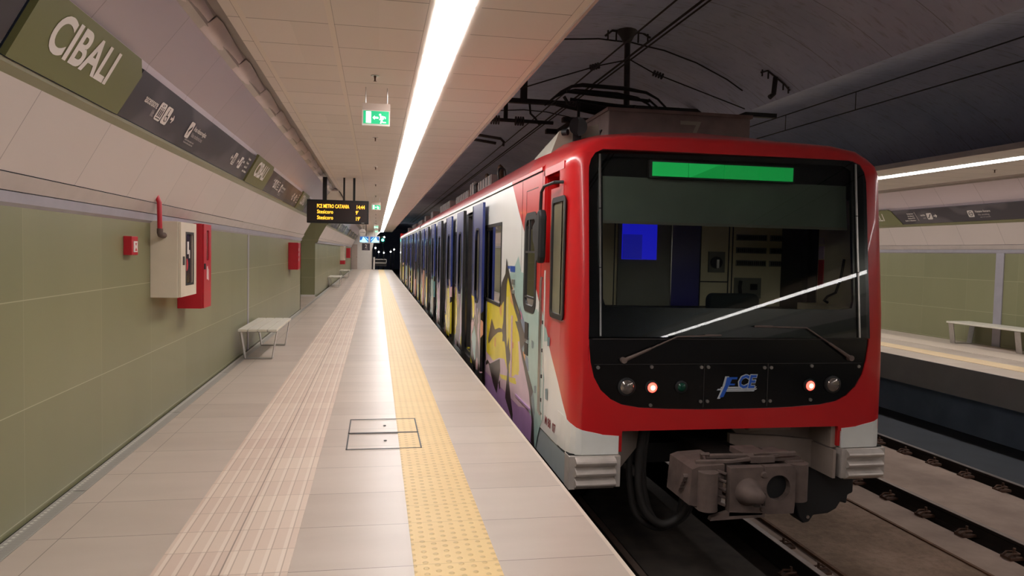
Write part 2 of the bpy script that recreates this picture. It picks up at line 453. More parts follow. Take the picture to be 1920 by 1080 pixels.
def smooth(pts, k=5):
    P = [Vector(p) for p in pts]; out = []
    for i in range(len(P)-1):
        a, b, c, d = P[max(0, i-1)], P[i], P[i+1], P[min(len(P)-1, i+2)]
        for j in range(k):
            t = j/k
            out.append(.5*((2*b) + (c-a)*t + (2*a-5*b+4*c-d)*t*t + (3*b-a-3*c+d)*t*t*t))
    return out + [P[-1]]
ORD = ['first', 'second', 'third', 'fourth', 'fifth', 'sixth', 'seventh', 'eighth', 'ninth', 'tenth', 'eleventh', 'twelfth', 'thirteenth', 'fourteenth']
def arc(cx, cy, r, a0, a1, n):
    return [(cx+r*math.cos(math.radians(a0+(a1-a0)*i/n)), cy+r*math.sin(math.radians(a0+(a1-a0)*i/n))) for i in range(n+1)]
def rrect(x0, x1, z0, z1, r, n=5, rb=None):
    rb = r if rb is None else rb
    return (arc(x1-r, z1-r, r, 0, 90, n) + arc(x0+r, z1-r, r, 90, 180, n) + arc(x0+rb, z0+rb, rb, 180, 270, n) + arc(x1-rb, z0+rb, rb, 270, 360, n))

# ================================================================ STATION STRUCTURE
Y0, Y1 = -18.0, 64.0
struct(B(-1.885, 1.315, Y0, Y1, -0.46, 0.0), 'floor', 'floor')
struct(B(1.315, 1.34, Y0, Y1, -0.46, 0.0), 'trim_1', 'nosing')
struct(B(-2.02, -1.885, Y0, Y1, -0.46, -0.012), 'floor.001', 'deepblack')
struct(B(-3.9, -1.98, 20.95, 26.4, -0.3, 0.0), 'floor.002', 'floor')
struct(B(0.9, 1.05, Y0, Y1, -1.3, -0.46), 'wall_below_platform', 'pit')
# right platform
struct(B(9.10, 12.17, Y0, 40, -0.46, 0.0), 'floor.003', 'floor')
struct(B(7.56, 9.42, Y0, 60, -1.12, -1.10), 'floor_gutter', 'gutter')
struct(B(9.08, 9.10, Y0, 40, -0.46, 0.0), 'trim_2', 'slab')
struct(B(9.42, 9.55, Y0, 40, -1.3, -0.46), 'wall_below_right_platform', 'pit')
def thing(mb, name, mat, label, cat, group=None, **k):
    return tag(mb.build(name, mat, **k), label, cat, group)
thing(B(-1.09, -0.42, Y0, Y1, 0.0, 0.004), 'guidance_paving', 'ribbed', 'pale ribbed guidance strip running along the near platform floor', 'paving')
thing(B(0.215, 0.665, Y0, Y1, 0.0, 0.005), 'blister_paving', 'yellow', 'yellow blister warning strip along the edge of the near platform', 'paving')
thing(B(9.75, 10.2, Y0, 40, 0.0, 0.005), 'blister_paving', 'yellowglare', 'pale yellow warning strip on the far platform across the tracks', 'paving')
thing(B(10.8, 11.45, Y0, 40, 0.0, 0.004), 'guidance_paving', 'nosing', 'pale guidance strip on the far platform in front of the bench', 'paving')
# drain grille by the wall
d = MB()
for k in range(int((Y1+2)/2.44)):
    d.box(-2.0, -1.89, -2+k*2.44, -2+k*2.44+2.43, -0.012, -0.002)
thing(d, 'drain_grille', 'grate', 'narrow grey perforated drain grille along the foot of the green wall', 'drain')
# floor hatch
h = empty('floor_hatch', (0.08, 6.7, 0), 'tiled access hatch of two covers set in the floor, cut across the yellow strip', 'hatch')
for a, b in ((6.155, 6.70), (6.71, 7.258)):
    f = MB()
    for r in ((-0.225, 0.40, a, a+0.012), (-0.225, 0.40, b-0.012, b), (-0.225, -0.213, a, b), (0.388, 0.40, a, b)):
        f.box(r[0], r[1], r[2], r[3], 0.004, 0.0075)
    c = f.build('cover_frame', 'dsteel', h)
    MB().cyl((0.10, (a+b)/2, 0.004), (0.10, (a+b)/2, 0.007), 0.014, 12).build('lifting_eye', 'black', h)

# track bed, rails, clips
struct(B(1.0, 9.5, Y0, 110, -1.4, -1.12), 'floor_trackbed', 'darkbed')
def bed(x0, x1, z, mat, nm, seed):
    mb = MB(); random.seed(seed); n = 60
    L = [(x0 + random.uniform(-.02, .02), -3 + i*0.4) for i in range(n)]
    Rr = [(x1 + random.uniform(-.02, .02), -3 + i*0.4) for i in range(n)]
    mb.prism(L + Rr[::-1], 'z', -1.12, z)
    return struct(mb, nm, mat)
struct(B(3.97, 5.22, Y0, 60, -1.12, -1.03), 'floor_between_tracks', 'trackbed')
bed(3.74, 3.95, -1.045, 'kerb', 'floor_kerb', 3)
bed(5.25, 5.72, -1.045, 'kerb', 'floor_kerb', 4)
struct(B(6.05, 7.18, Y0, 60, -1.12, -1.0), 'floor_slab', 'kerb')
bed(7.15, 7.3, -1.03, 'kerb', 'floor_kerb', 5)
struct(B(2.3, 3.30, Y0, 60, -1.12, -1.045), 'floor_slab', 'darkbed')
bed(1.15, 2.0, -1.05, 'darkbed', 'floor_kerb', 6)
for xx, lab in ((3.955, 'rusty steel strip in the concrete nearer the train'), (5.235, 'rusty steel strip in the concrete nearer the far track')):
    thing(B(xx-0.02, xx+0.012, Y0, 60, -1.12, -1.018), 'steel_strip', 'rust', lab, 'strip')
def rail(x, lab):
    r = empty('rail', (x, 0, -1.1), lab, 'rail')
    mb = MB(); mb.prism([(x-.07, -1.11), (x+.07, -1.11), (x+.07, -1.09), (x+.012, -1.07), (x+.012, -.975), (x+.034, -.96), (x+.034, -.935), (x-.034, -.935), (x-.034, -.96), (x-.012, -.975), (x-.012, -1.07), (x-.07, -1.09)], 'y', Y0, 110)
    mb.build('rail_web', 'rail', r)
    B(x-.030, x+.030, Y0, 110, -.9355, -.93).build('rail_head', 'steel' if x > 7 else 'railhead', r)
rail(2.16, 'rail under the left side of the train, next to the near platform')
rail(3.64, 'rail coming out from under the coupler of the train')
rail(5.93, 'first rail of the empty track, the one nearer the train')
rail(7.44, 'second rail of the empty track, below the far platform')
def clip_proto():
    c = empty('rail_clip', (0, 0, 0), '', 'clip')
    B(-0.09, 0.06, -0.06, 0.06, 0, 0.025).build('base_plate', 'rustdark', c)
    pts = [(-0.085, -0.03, 0.03), (-0.05, -0.035, 0.055), (0.03, -0.03, 0.05), (0.045, 0.0, 0.045), (0.03, 0.03, 0.05), (-0.05, 0.035, 0.055), (-0.085, 0.03, 0.03)]
    MB().tube(pts, 0.010, 6).build('spring_loop', 'rustdark', c)
    MB().cyl((0.0, 0, 0.02), (0.0, 0, 0.095), 0.013, 6).build('bolt', 'rustdark', c)
    return c
cp = clip_proto(); first = True
def clip(x, y, z, side, label, group):
    global first
    c = cp if first else copy_tree(cp); first = False
    c.location = (x, y, z); c.rotation_euler = (0, 0, 0 if side > 0 else math.pi)
    c['label'] = label; c['group'] = group
for k in range(6): clip(7.30, 7.40+0.545*k, -1.02, 1, ORD[k]+' rusty clip from the right along the rail below the far platform', 'clips along the rail below the far platform')
for k in range(7): clip(5.79, 4.6+0.555*k, -1.045, 1, ORD[k]+' rusty clip from the camera along the first rail of the empty track', 'clips along the empty track rail nearer the train')
for k in range(4): clip(3.79, 4.55+0.56*k, -1.05, -1, ORD[k]+' rusty clip from the camera, right of the rail under the coupler', 'clips along the right rail of the train track')
for k in range(3): clip(3.50, 4.50+0.56*k, -1.05, 1, ORD[k]+' dark clip from the camera, left of the rail under the coupler', 'clips inside the train track')

# ---- left wall
struct(B(-2.12, -2.02, Y0, 20.95, -0.3, 1.85), 'wall_left', 'green')
struct(B(-2.17, -2.07, 26.5, 63.5, -0.3, 1.85), 'wall_left.001', 'green')
struct(B(-3.6, -2.07, 26.4, 26.5, -0.3, 3.25), 'wall_passage', 'green')
struct(B(-3.6, -3.5, 20.8, 26.5, -0.3, 3.3), 'wall_passage.001', 'green')
struct(B(-3.6, -2.02, 20.83, 20.95, -0.3, 1.95), 'wall_passage.002', 'green')
struct(B(-3.5, -2.07, 26.38, 26.4, 0, 0.06), 'baseboard_passage', 'white')
struct(B(-3.6, -1.0, 20.95, 26.4, 3.25, 3.3), 'ceiling_passage', 'ceiling')
struct(B(-2.02, -2.012, 12.40, 12.52, 0, 1.85), 'trim_3', 'lilac')
def canopy_run(sx, ya, yb, cx, n):
    """profile of the slanted wall lining, mirrored for the far platform"""
    f = lambda X: X if sx > 0 else cx - X
    def sl(pts, nm, mat, t=0.02):
        p = [(f(a), b) for a, b in pts]
        q = [(f(a - 0.03), b + 0.008) for a, b in pts][::-1]
        struct(MB().prism(p + q, 'y', ya, yb), nm, mat)
    sl([(-2.02, 1.85), (-1.995, 1.87), (-1.99, 1.93)], 'trim_%d' % n, 'lilac')
    sl([(-1.985, 1.935), (-1.93, 2.02)], 'trim_%d' % (n+1), 'ledge')
    sl([(-1.945, 2.03), (-1.715, 2.45)], 'trim_%d' % (n+2), 'panel_low')
    sl([(-1.72, 2.44), (-1.685, 2.475), (-1.68, 2.495)], 'trim_%d' % (n+3), 'signtrim')
    sl([(-1.56, 2.80), (-1.53, 2.87), (-1.27, 3.21)], 'trim_%d' % (n+4), 'panel_up')
    sl([(-1.27, 3.21), (-1.22, 3.24), (-1.15, 3.315), (-1.04, 3.315)], 'trim_%d' % (n+5), 'cove')
canopy_run(1, Y0, 20.95, 0, 10)
canopy_run(1, 26.4, 63.0, 0, 20)
canopy_run(-1, Y0, 40, 10.15, 30)
# end caps of the lining at the passage
cap = [(-2.1, 1.85), (-1.99, 1.87), (-1.94, 2.03), (-1.70, 2.46), (-1.53, 2.86), (-1.26, 3.22), (-1.2, 3.31), (-2.1, 3.31)]
struct(MB().prism(cap, 'y', 20.93, 20.96), 'wall_lining_end', 'green')
struct(MB().prism(cap, 'y', 26.38, 26.41), 'wall_lining_end.001', 'green')
# crumpled foil pieces in the cove
def cove_piece(f, y):
    mb = MB(); rings = []
    for k in range(9):
        t = k/8; yy = y + 1.20*t; w = 0.022*(1-t)*(.4+.6*math.sin(min(1, t*6)*1.57)) + random.uniform(-.001, .001) - .006
        rings.append([(f(-1.268), yy, 3.212), (f(-1.235+w*.6), yy, 3.235-w), (f(-1.195+w), yy, 3.262+w*.5), (f(-1.155+w*1.6), yy, 3.298+w*.5)])
    mb.loft(rings, closed=False)
    return mb
for i in range(28):
    y = 2.05 + 1.22*i
    if 20.0 < y < 26.4: continue
    thing(cove_piece(lambda X: X, y), 'cove_strip', 'foil', 'crumpled metal strip piece in the cove between the slanted panels and the ceiling', 'strip', 'crumpled metal strips along the ceiling cove')
# right wall
struct(B(12.17, 12.27, Y0, 40, -0.3, 1.85), 'wall_right', 'green')
struct(B(12.15, 12.17, 12.58, 12.77, 0, 1.89), 'trim_4', 'lilac')
# ceilings
struct(B(-1.04, 1.33, Y0, 66, 3.25, 3.31), 'ceiling', 'ceiling')
struct(B(1.322, 1.345, Y0, 66, 3.235, 3.32), 'trim_5', 'ledge')
struct(B(8.65, 11.2, Y0, 40, 3.25, 3.31), 'ceiling_right', 'ceiling')
struct(B(8.63, 8.655, Y0, 40, 3.235, 3.32), 'trim_6', 'ledge')
# twin vaults over the tracks
def vault(cx, name, xa, xb):
    ring = []
    r = 4.2; cz = 4.78 - r
    n = 40; mb = MB()
    pts = []
    for i in range(n+1):
        X = xa + (xb-xa)*i/n
        pts.append((X, cz + math.sqrt(r*r-(X-cx)**2)))
    up = [(a, b+0.25) for a, b in pts][::-1]
    mb.prism(pts + up, 'y', Y0, 110)
    struct(mb, name, 'vault')
vault(3.2, 'ceiling_vault', 0.0, 5.7)
vault(8.2, 'ceiling_vault.001', 5.7, 11.4)
struct(B(-3.6, 0.02, Y0, 110, 3.32, 3.6), 'ceiling_slab', 'vault')
struct(B(11.35, 12.4, Y0, 110, 3.32, 3.6), 'ceiling_slab.001', 'vault')
# walls closing the station behind the camera and the tunnel far away
struct(B(-4, 13, Y0-.3, Y0, -1.4, 6), 'wall_back', 'vault')
struct(B(-4, 13, 110, 110.3, -1.4, 6), 'wall_tunnel_end', 'vault')
struct(B(12.2, 12.5, 40, 110, -1.4, 4.2), 'wall_tunnel_right', 'vault')
struct(B(-1.35, -1.05, 66, 110, -1.4, 4.2), 'wall_tunnel_left', 'vault')
# end of the near platform
struct(MB().prism([(-2.3, 0), (-.33, 0), (-.33, 1.7), (-.2, 2.3), (.05, 2.85), (.4, 3.25), (-2.3, 3.3)], 'y', 64.0, 64.2), 'wall_end', 'white')
struct(B(-0.33, -0.27, 63.9, 64.2, 0, 1.7), 'trim_7', 'dsteel')
dd = struct(B(-2.05, -1.55, 63.9, 64.0, 0, 2.1), 'door_1', 'frost')
B(-1.62, -1.58, 63.86, 63.9, 1.0, 1.05).build('door_handle', 'dsteel', dd)

# ---- light strips (1.22 m lamps end to end)
def lamp(x0, x1, y, label, group):
    c = empty('strip_light', ((x0+x1)/2, y, 3.25), label, 'light', group)
    f = MB()
    f.box(x0-.004, x1+.004, y-.005, y+.006, 3.243, 3.2505)
    f.build('end_frame', 'white', c)
    MB().box(x0, x1, y+.007, y+1.213, 3.2445, 3.249).build('diffuser', 'strip', c)
for k in range(-7, 50):
    lab = 'lit ceiling light panel of the bright strip over the near platform'
    if -1 <= k < 13: lab = ORD[k+1] + ' lit panel of the near ceiling strip counted from the top edge'
    elif k >= 13: lab = 'distant lit ceiling panel in the far part of the bright strip over the near platform'
    lamp(0.365, 0.612, 4.888+1.22*k, lab, 'light strip over the near platform')
for k in range(-19, 28):
    lab = 'lit ceiling light panel of the bright strip over the far platform'
    if 3 <= k < 8: lab = ORD[k-3] + ' lit panel of the far ceiling strip counted from the right edge'
    lamp(9.40, 9.64, 4.6+1.22*k, lab, 'light strip over the far platform')

# ================================================================ SIGN BANDS
BU = Vector((.17, 0, .31)).normalized()
class Band:
    def __init__(s, side): s.side = side
    def P(s, u, v, h=0.0):
        """u along the wall (metres, = Y on the left), v up the slant, h out of the face"""
        if s.side > 0: return Vector((-1.68, 0, 2.5)) + Vector((0, u, 0)) + BU*v + Vector((.31, 0, -.17)).normalized()*h
        p = Vector((11.83, 0, 2.5)) + Vector((0, u, 0)) + Vector((-BU.x, 0, BU.z))*v + Vector((-.31, 0, -.17)).normalized()*h
        return p
    @property
    def X(s): return (0, 1, 0) if s.side > 0 else (0, -1, 0)
    @property
    def Yv(s): return BU if s.side > 0 else Vector((-BU.x, 0, BU.z))
    def plate(s, outline, t=0.012, h0=0.0):
        mb = MB(); n = len(outline)
        vs = [s.P(u, v, h0) for u, v in outline] + [s.P(u, v, h0-t-.02) for u, v in outline]
        mb.add(vs, [tuple(range(n)), tuple(range(2*n-1, n-1, -1))] + [(i, (i+1) % n, n+(i+1) % n, n+i) for i in range(n)])
        return mb
    def flat(s, outline, h): return MB_flat([s.P(u, v, h) for u, v in outline])
def MB_flat(vs):
    mb = MB(); mb.add(vs, [tuple(range(len(vs)))]); return mb
LB, RB = Band(1), Band(-1)
def rr2(u0, u1, v0, v1, r): return rrect(u0, u1, v0, v1, r, 4)
def station_sign(bd, u0, u1, label, flip=1):
    e = empty('station_name_sign', bd.P((u0+u1)/2, 0), label, 'sign', 'station name signs on the slanted band')
    if flip > 0: out = [(u0+.02, 0), (u1-.0, 0), (u1+.03, .30), (u1-.12, .385), (u0+.02, .385)]
    else: out = [(u1-.02, 0), (u0, 0), (u0+.17, .34), (u0+.24, .385), (u1-.02, .385)]
    bd.plate(out, .012, 0.012).build('sign_face', 'signgreen', e)
    uc = (u0+u1)/2 + (-.02 if flip > 0 else 0)
    text('CIBALI', .285, bd.P(uc-.05, .215, .0145), bd.X, bd.Yv, 'letter', e, 'station_name', off=.0075, align='CENTER', sx=1.02)
    return e
def pict(bd, e, u, v, w, hgt, kind):
    d = 1 if bd.side > 0 else -1
    q = lambda pts: [(u + d*a*w, v + b*hgt) for a, b in pts]
    bd.flat(q([(a, b) for a, b in rrect(-.5, .5, -.5, .5, .16, 3)]), .0035).build('pictogram', 'letter', e)
    g = MB()
    def fl(pts): g.add([bd.P(a, b, .005) for a, b in q(pts)], [tuple(range(len(pts)))])
    if kind == 'lift':
        for k in (-.24, 0, .24): fl([(k-.07, -.28), (k+.07, -.28), (k+.07, .12), (k-.07, .12)]); fl([(k-.05, .15), (k+.05, .15), (k+.05, .24), (k-.05, .24)])
        fl([(-.36, -.4), (.36, -.4), (.36, -.35), (-.36, -.35)])
        fl([(-.2, .3), (-.04, .3), (-.12, .42)]); fl([(.04, .42), (.2, .42), (.12, .3)])
    elif kind == 'chair':
        fl([(-.1, .3), (.0, .3), (.0, .02), (.22, .02), (.3, -.3), (.22, -.32), (.14, -.07), (-.1, -.07)])
        fl([(-.08, .33), (.02, .33), (.02, .42), (-.08, .42)]); fl([(-.25, -.05), (-.15, -.3), (.1, -.38), (.12, -.31), (-.1, -.24), (-.18, -.03)])
    elif kind == 'camera':
        fl([(-.3, -.05), (.2, .3), (.3, .12), (-.18, -.22)]); fl([(-.1, -.2), (0, -.12), (-.05, -.34), (-.15, -.34)])
    elif kind == 'stairs':
        fl([(-.36, -.3), (-.16, -.3), (.36, .26), (.36, .34), (.2, .34), (-.24, -.18), (-.36, -.18)])
    elif kind == 'nosmoke':
        for a0 in range(0, 360, 30):
            a, b = math.radians(a0), math.radians(a0+30)
            fl([(.36*math.cos(a), .36*math.sin(a)), (.36*math.cos(b), .36*math.sin(b)), (.27*math.cos(b), .27*math.sin(b)), (.27*math.cos(a), .27*math.sin(a))])
        fl([(-.26, -.05), (.26, -.05), (.26, .05), (-.26, .05)])
    g.build('pictogram_ink', 'ink', e, recalc=False)
def arrow(bd, e, u, v, s, dirn):
    d = dirn
    pts = [(-.5, -.12), (.1, -.12), (-.05, -.38), (.12, -.38), (.5, 0), (.12, .38), (-.05, .38), (.1, .12), (-.5, .12)]
    bd.flat([(u+d*a*s, v+b*s) for a, b in pts], .0035).build('arrow', 'letter', e, recalc=False)
def tx(bd, e, body, size, u, v, mat='letter', off=.0016, align='LEFT', sx=1.0):
    return text(body, size, bd.P(u, v, .0035), bd.X, bd.Yv, mat, e, 'lettering', off=off, align=align, sx=sx)
def info_left(u0, u1, label, first_full=True):
    e = empty('information_sign', LB.P((u0+u1)/2, 0), label, 'sign', 'charcoal information signs on the slanted band')
    LB.plate([(u0, 0), (u1, 0), (u1, .345), (u0, .345)]).build('sign_face', 'signdark', e)
    L = u1-u0
    if first_full:
        tx(LB, e, 'ascensore', .085, u0+.57, .195, align='RIGHT', sx=.85, off=.0015)
        tx(LB, e, 'lift', .07, u0+.57, .125, 'letterdim', align='RIGHT', sx=.85)
        pict(LB, e, u0+.68, .168, .145, .145, 'lift'); pict(LB, e, u0+.845, .168, .145, .145, 'chair')
        arrow(LB, e, u0+1.0, .168, .085, 1)
    else:
        tx(LB, e, 'uscita', .07, u0+.62, .24, align='RIGHT', sx=.85)
        tx(LB, e, 'exit', .06, u0+.62, .18, 'letterdim', align='RIGHT', sx=.85)
        pict(LB, e, u0+.72, .19, .14, .14, 'stairs'); pict(LB, e, u0+.9, .19, .14, .14, 'lift')
        for k in range(4): tx(LB, e, ['Via Bergamo', 'Via Galermo', 'Stazione FCE', 'Stadio A. Massimino'][k], .03, u0+1.03, .25-.042*k)
    k = u0 + L*.335
    pict(LB, e, k, .172, .125, .15, 'camera')
    tx(LB, e, 'Area videosorvegliata', .062, k+.10, .205, sx=.82, off=.001)
    tx(LB, e, 'Video monitored area', .055, k+.10, .145, 'letterdim', sx=.82)
    tx(LB, e, 'Il sistema di videosorveglianza e attivo', .02, k+.0, .085, 'letterdim')
    tx(LB, e, 'The video surveillance system is active', .02, k+.0, .06, 'letterdim')
    k = u0 + L*.775
    pict(LB, e, k, .172, .145, .145, 'lift'); arrow(LB, e, k-.14, .172, .085, -1)
    pict(LB, e, k+.38, .172, .145, .145, 'stairs'); arrow(LB, e, k+.24, .172, .085, -1)
    tx(LB, e, 'uscita', .05, k+.48, .205, sx=.85)
    tx(LB, e, 'exit', .045, k+.48, .15, 'letterdim', sx=.85)
    for i, s_ in enumerate(('Via Bergamo', 'Via Galermo', 'Stazione FCE', 'Stadio A. Massimino')):
        tx(LB, e, s_, .036, k+.68, .27-.055*i, sx=.85)
    return e
station_sign(LB, 3.75, 5.25, 'large olive CIBALI station sign at the upper left, nearest of them')
info_left(5.29, 9.93, 'charcoal sign with ascensore lift and video area notices right of the nearest CIBALI sign')
station_sign(LB, 9.97, 11.5, 'second olive CIBALI sign along the left wall, past the first charcoal sign')
info_left(11.54, 15.93, 'wavy patterned charcoal sign between the second and third CIBALI signs', False)
station_sign(LB, 15.97, 17.45, 'third olive CIBALI sign on the left wall, just before the amber board')
info_left(17.49, 20.9, 'short charcoal sign beside the amber departure board', False)
e0 = empty('information_sign', LB.P(2.5, 0), 'charcoal sign end in the top left corner, left of the nearest CIBALI sign', 'sign')
LB.plate([(-1.0, 0), (3.71, 0), (3.71, .345), (-1.0, .345)]).build('sign_face', 'signdark', e0)
uu = 26.6
for i in range(6):
    station_sign(LB, uu, uu+1.5, ['olive CIBALI sign beyond the passage opening, the first past the amber board', 'olive CIBALI sign far along the left wall, second past the passage opening', 'olive CIBALI sign far along the left wall, third past the passage opening',
        'small distant olive CIBALI sign, fourth past the passage opening', 'small distant olive CIBALI sign, fifth past the passage opening', 'most distant olive CIBALI sign near the end wall'][i])
    info_left(uu+1.54, uu+6.05, ['charcoal information sign just beyond the passage opening', 'second charcoal information sign beyond the passage opening', 'third charcoal information sign beyond the passage opening',
        'fourth charcoal information sign beyond the passage opening', 'fifth charcoal information sign beyond the passage opening', 'last charcoal information sign before the end wall'][i], i % 2 == 0)
    uu += 6.1
# far platform band (u = Y, text runs towards -Y)
def on_right():
    s = empty('station_name_sign', RB.P(16.2, 0), 'olive sign on the far platform ending in ALI, half hidden by the train', 'sign')
    RB.plate([(15.05, 0), (17.0, 0), (17.0, .385), (15.36, .385), (15.27, .34)], .012, .012).build('sign_face', 'signgreen', s)
    text('CIBALI', .27, RB.P(15.93, .20, .0145), RB.X, RB.Yv, 'letter', s, 'station_name', off=.002, align='CENTER', sx=0.92)
    e = empty('information_sign', RB.P(13, 0), 'long dark sign on the far platform with exit arrow and no smoking notice', 'sign')
    RB.plate([(9.0, 0), (15.05, 0), (15.26, .345), (9.0, .345)]).build('sign_face', 'signdark', e)
    for i, s_ in enumerate(('Via Bergamo', 'Via Galermo', 'Stazione FCE', 'Stadio A. Massimino')):
        tx(RB, e, s_, .04, 14.60, .25-.055*i, align='RIGHT')
    RB.flat([(14.57, .29), (14.55, .29), (14.50, .07), (14.52, .07)], .0035).build('divider', 'letterdim', e)
    tx(RB, e, 'uscita', .065, 14.27, .20, align='RIGHT', sx=.9); tx(RB, e, 'exit', .055, 14.27, .13, 'letterdim', align='RIGHT')
    pict(RB, e, 14.15, .165, .15, .15, 'stairs'); arrow(RB, e, 13.98, .165, .1, -1)
    pict(RB, e, 13.02, .165, .15, .15, 'nosmoke')
    tx(RB, e, 'Vietato fumare', .065, 12.90, .205, sx=.95, off=.0015); tx(RB, e, 'No smoking', .055, 12.85, .135, 'letterdim')
    tx(RB, e, 'Legge n. 3 del 16 gennaio 2003', .02, 12.82, .08, 'letterdim')
on_right()
# ================================================================ THINGS ON THE PLATFORM
# red call point
c = empty('alarm_call_point', (-2.02, 6.57, 1.64), 'small red fire alarm call point on the green wall left of the white cabinet', 'alarm')
B(-2.02, -1.955, 6.49, 6.65, 1.565, 1.72).build('housing', 'redp', c, bevel=.004)
B(-1.96, -1.948, 6.525, 6.615, 1.59, 1.68).build('face_plate', 'letter', c)
MB().add([], []) 
g = MB(); g.add([(-1.946, 6.545, 1.605), (-1.946, 6.57, 1.63), (-1.946, 6.595, 1.605), (-1.946, 6.595, 1.60), (-1.946, 6.545, 1.60)], [(0, 1, 2, 3, 4)]); g.add([(-1.946, 6.545, 1.665), (-1.946, 6.57, 1.64), (-1.946, 6.595, 1.665)], [(0, 1, 2)])
g.build('arrow_mark', 'redp', c)
# white hose cabinet and red extinguisher cabinet
def ring_plate(x, y0, y1, z0, z1, iy0, iy1, iz0, iz1, r, t):
    """rectangular plate facing +x with a rounded opening"""
    n = 5
    inn = rrect(iy0, iy1, iz0, iz1, r, n)
    out = []
    m = len(inn)
    cs = [(y1, z1), (y0, z1), (y0, z0), (y1, z0)]
    for k in range(4): out += [cs[k]]*(n+1)
    mb = MB()
    mb.loft([[(x, a, b) for a, b in out], [(x+t, a, b) for a, b in out], [(x+t, a, b) for a, b in inn], [(x, a, b) for a, b in inn]], True, False)
    return mb
def hose_cabinet(loc_y, zb, label, mat='cream', w=.60, hh=.70, dep=.26, group=None, x=-2.02):
    y = loc_y
    c = empty('hose_cabinet', (x, y, zb), label, 'cabinet', group)
    B(x, x+dep-.02, y, y+w, zb, zb+hh).build('body', mat, c, bevel=.005)
    dr = ring_plate(x+dep-.018, y+.005, y+w-.005, zb+.005, zb+hh-.005, y+.19, y+w-.13, zb+.12, zb+hh-.105, .03, .022).build('door', mat, c)
    ring_plate(x+dep+.003, y+.175, y+w-.115, zb+.105, zb+hh-.09, y+.195, y+w-.135, zb+.125, zb+hh-.11, .03, .004).build('window_gasket', 'rubber', dr)
    B(x+dep-.018, x+dep-.01, y+.18, y+w-.12, zb+.11, zb+hh-.1).build('window_pane', 'smoke', dr)
    B(x+dep, x+dep+.008, y+.07, y+.135, zb+.30, zb+.38).build('latch', 'black', dr)
    gg = MB(); gg.box(x+dep-.009, x+dep-.008, y+.29, y+.35, zb+.40, zb+.52); gg.box(x+dep-.009, x+dep-.008, y+.36, y+.39, zb+.36, zb+.44)
    gg.build('notice', 'letter', dr)
    g2 = MB(); g2.cyl((x+dep-.009, y+.26, zb+.30), (x+dep-.0075, y+.26, zb+.30), .06, 16); g2.build('hose_reel', 'redp', dr)
    MB().cyl((x+.1, y-.003, zb+.13), (x+.1, y+.001, zb+.13), .02, 16).build('knockout_ring', 'cream', c)
    return c
hose_cabinet(7.21, 1.172, 'cream fire hose cabinet with dark oval window, in front of the tall red cabinet')
c = empty('extinguisher_cabinet', (-2.02, 8.19, 1.0), 'tall red extinguisher cabinet on the wall behind the cream hose cabinet', 'cabinet')
B(-2.02, -1.78, 8.15, 8.50, 1.0, 1.885).build('body', 'redp', c, bevel=.005)
dr = ring_plate(-1.778, 8.155, 8.495, 1.005, 1.88, 8.28, 8.40, 1.50, 1.82, .02, .018).build('door', 'redp', c)
B(-1.779, -1.774, 8.27, 8.41, 1.49, 1.83).build('window_pane', 'lens', dr)
B(-1.76, -1.752, 8.16, 8.21, 1.41, 1.47).build('latch', 'black', dr)
g = MB(); g.box(-1.7598, -1.7585, 8.29, 8.33, 1.30, 1.44); g.box(-1.7598, -1.7585, 8.36, 8.38, 1.29, 1.41); g.build('notice', 'letter', dr)
# red standpipe
c = empty('fire_pipe', (-1.9, 7.08, 1.75), 'red fire pipe with brass elbow dropping into the top of the cream cabinet', 'pipe')
MB().tube([(-1.93, 7.08, 2.10), (-1.905, 7.08, 2.03), (-1.90, 7.08, 1.79)], .021, 14).build('pipe', 'redp', c)
MB().tube([(-1.90, 7.08, 1.80), (-1.90, 7.08, 1.765), (-1.90, 7.10, 1.745), (-1.90, 7.14, 1.742), (-1.90, 7.22, 1.742)], .026, 12).build('elbow', 'coupler', c)
# far red box on wall
c = empty('red_box', (-2.02, 18.0, 1.15), 'plain red wall box with white labels beyond the bench, before the passage', 'box')
B(-2.02, -1.80, 18.0, 18.5, 1.15, 1.785).build('body', 'redp', c, bevel=.005)
B(-1.80, -1.79, 18.02, 18.48, 1.17, 1.765).build('door', 'redp', c)
g = MB(); [g.box(-1.79, -1.788, 18.06, 18.14, 1.35+k*.12, 1.42+k*.12) for k in range(3)]; g.build('notice', 'letter', c)
# distant ones
hose_cabinet(44.5, 1.0, 'distant cream hose cabinet on the left wall past the passage', x=-2.07, w=.9, hh=.85)
thing(B(-2.07, -1.79, 44.4, 45.3, .78, .99), 'red_box', 'redp', 'red box just below the distant cream hose cabinet', 'box')
thing(B(-2.069, -1.8, 53.5, 54.3, 1.05, 1.75), 'red_box', 'redp', 'most distant red wall box near the end door', 'box')

def bench_proto():
    b = empty('bench', (0, 0, 0), '', 'bench')
    for i in range(4):
        x = -.27 + i*.14
        B(x, x+.125, 0, 1.9, .415, .45).build('slat', 'bench', b, bevel=.004)
    for yy in (.12, 1.05 if False else 1.72):
        f = MB()
        def flat(p, q_, wy=.065, t=.006):
            p = Vector(p); q_ = Vector(q_); d = (q_-p).normalized(); nrm = Vector((d.z, 0, -d.x))
            vs = []
            for a in (p, q_):
                for sy in (-wy, wy):
                    for sn in (-t, t): vs.append(a + Vector((0, sy, 0)) + nrm*sn)
            f.add(vs, [(0, 1, 3, 2), (4, 6, 7, 5), (0, 4, 5, 1), (2, 3, 7, 6), (0, 2, 6, 4), (1, 5, 7, 3)])
        flat((-.25, yy, .41), (-.185, yy, .008)); flat((-.185, yy, .008), (.20, yy, .008)); flat((.20, yy, .008), (.265, yy, .41)); flat((.275, yy, .409), (-.26, yy, .409))
        f.build('leg_frame', 'steel', b)
    return b
bp = bench_proto()
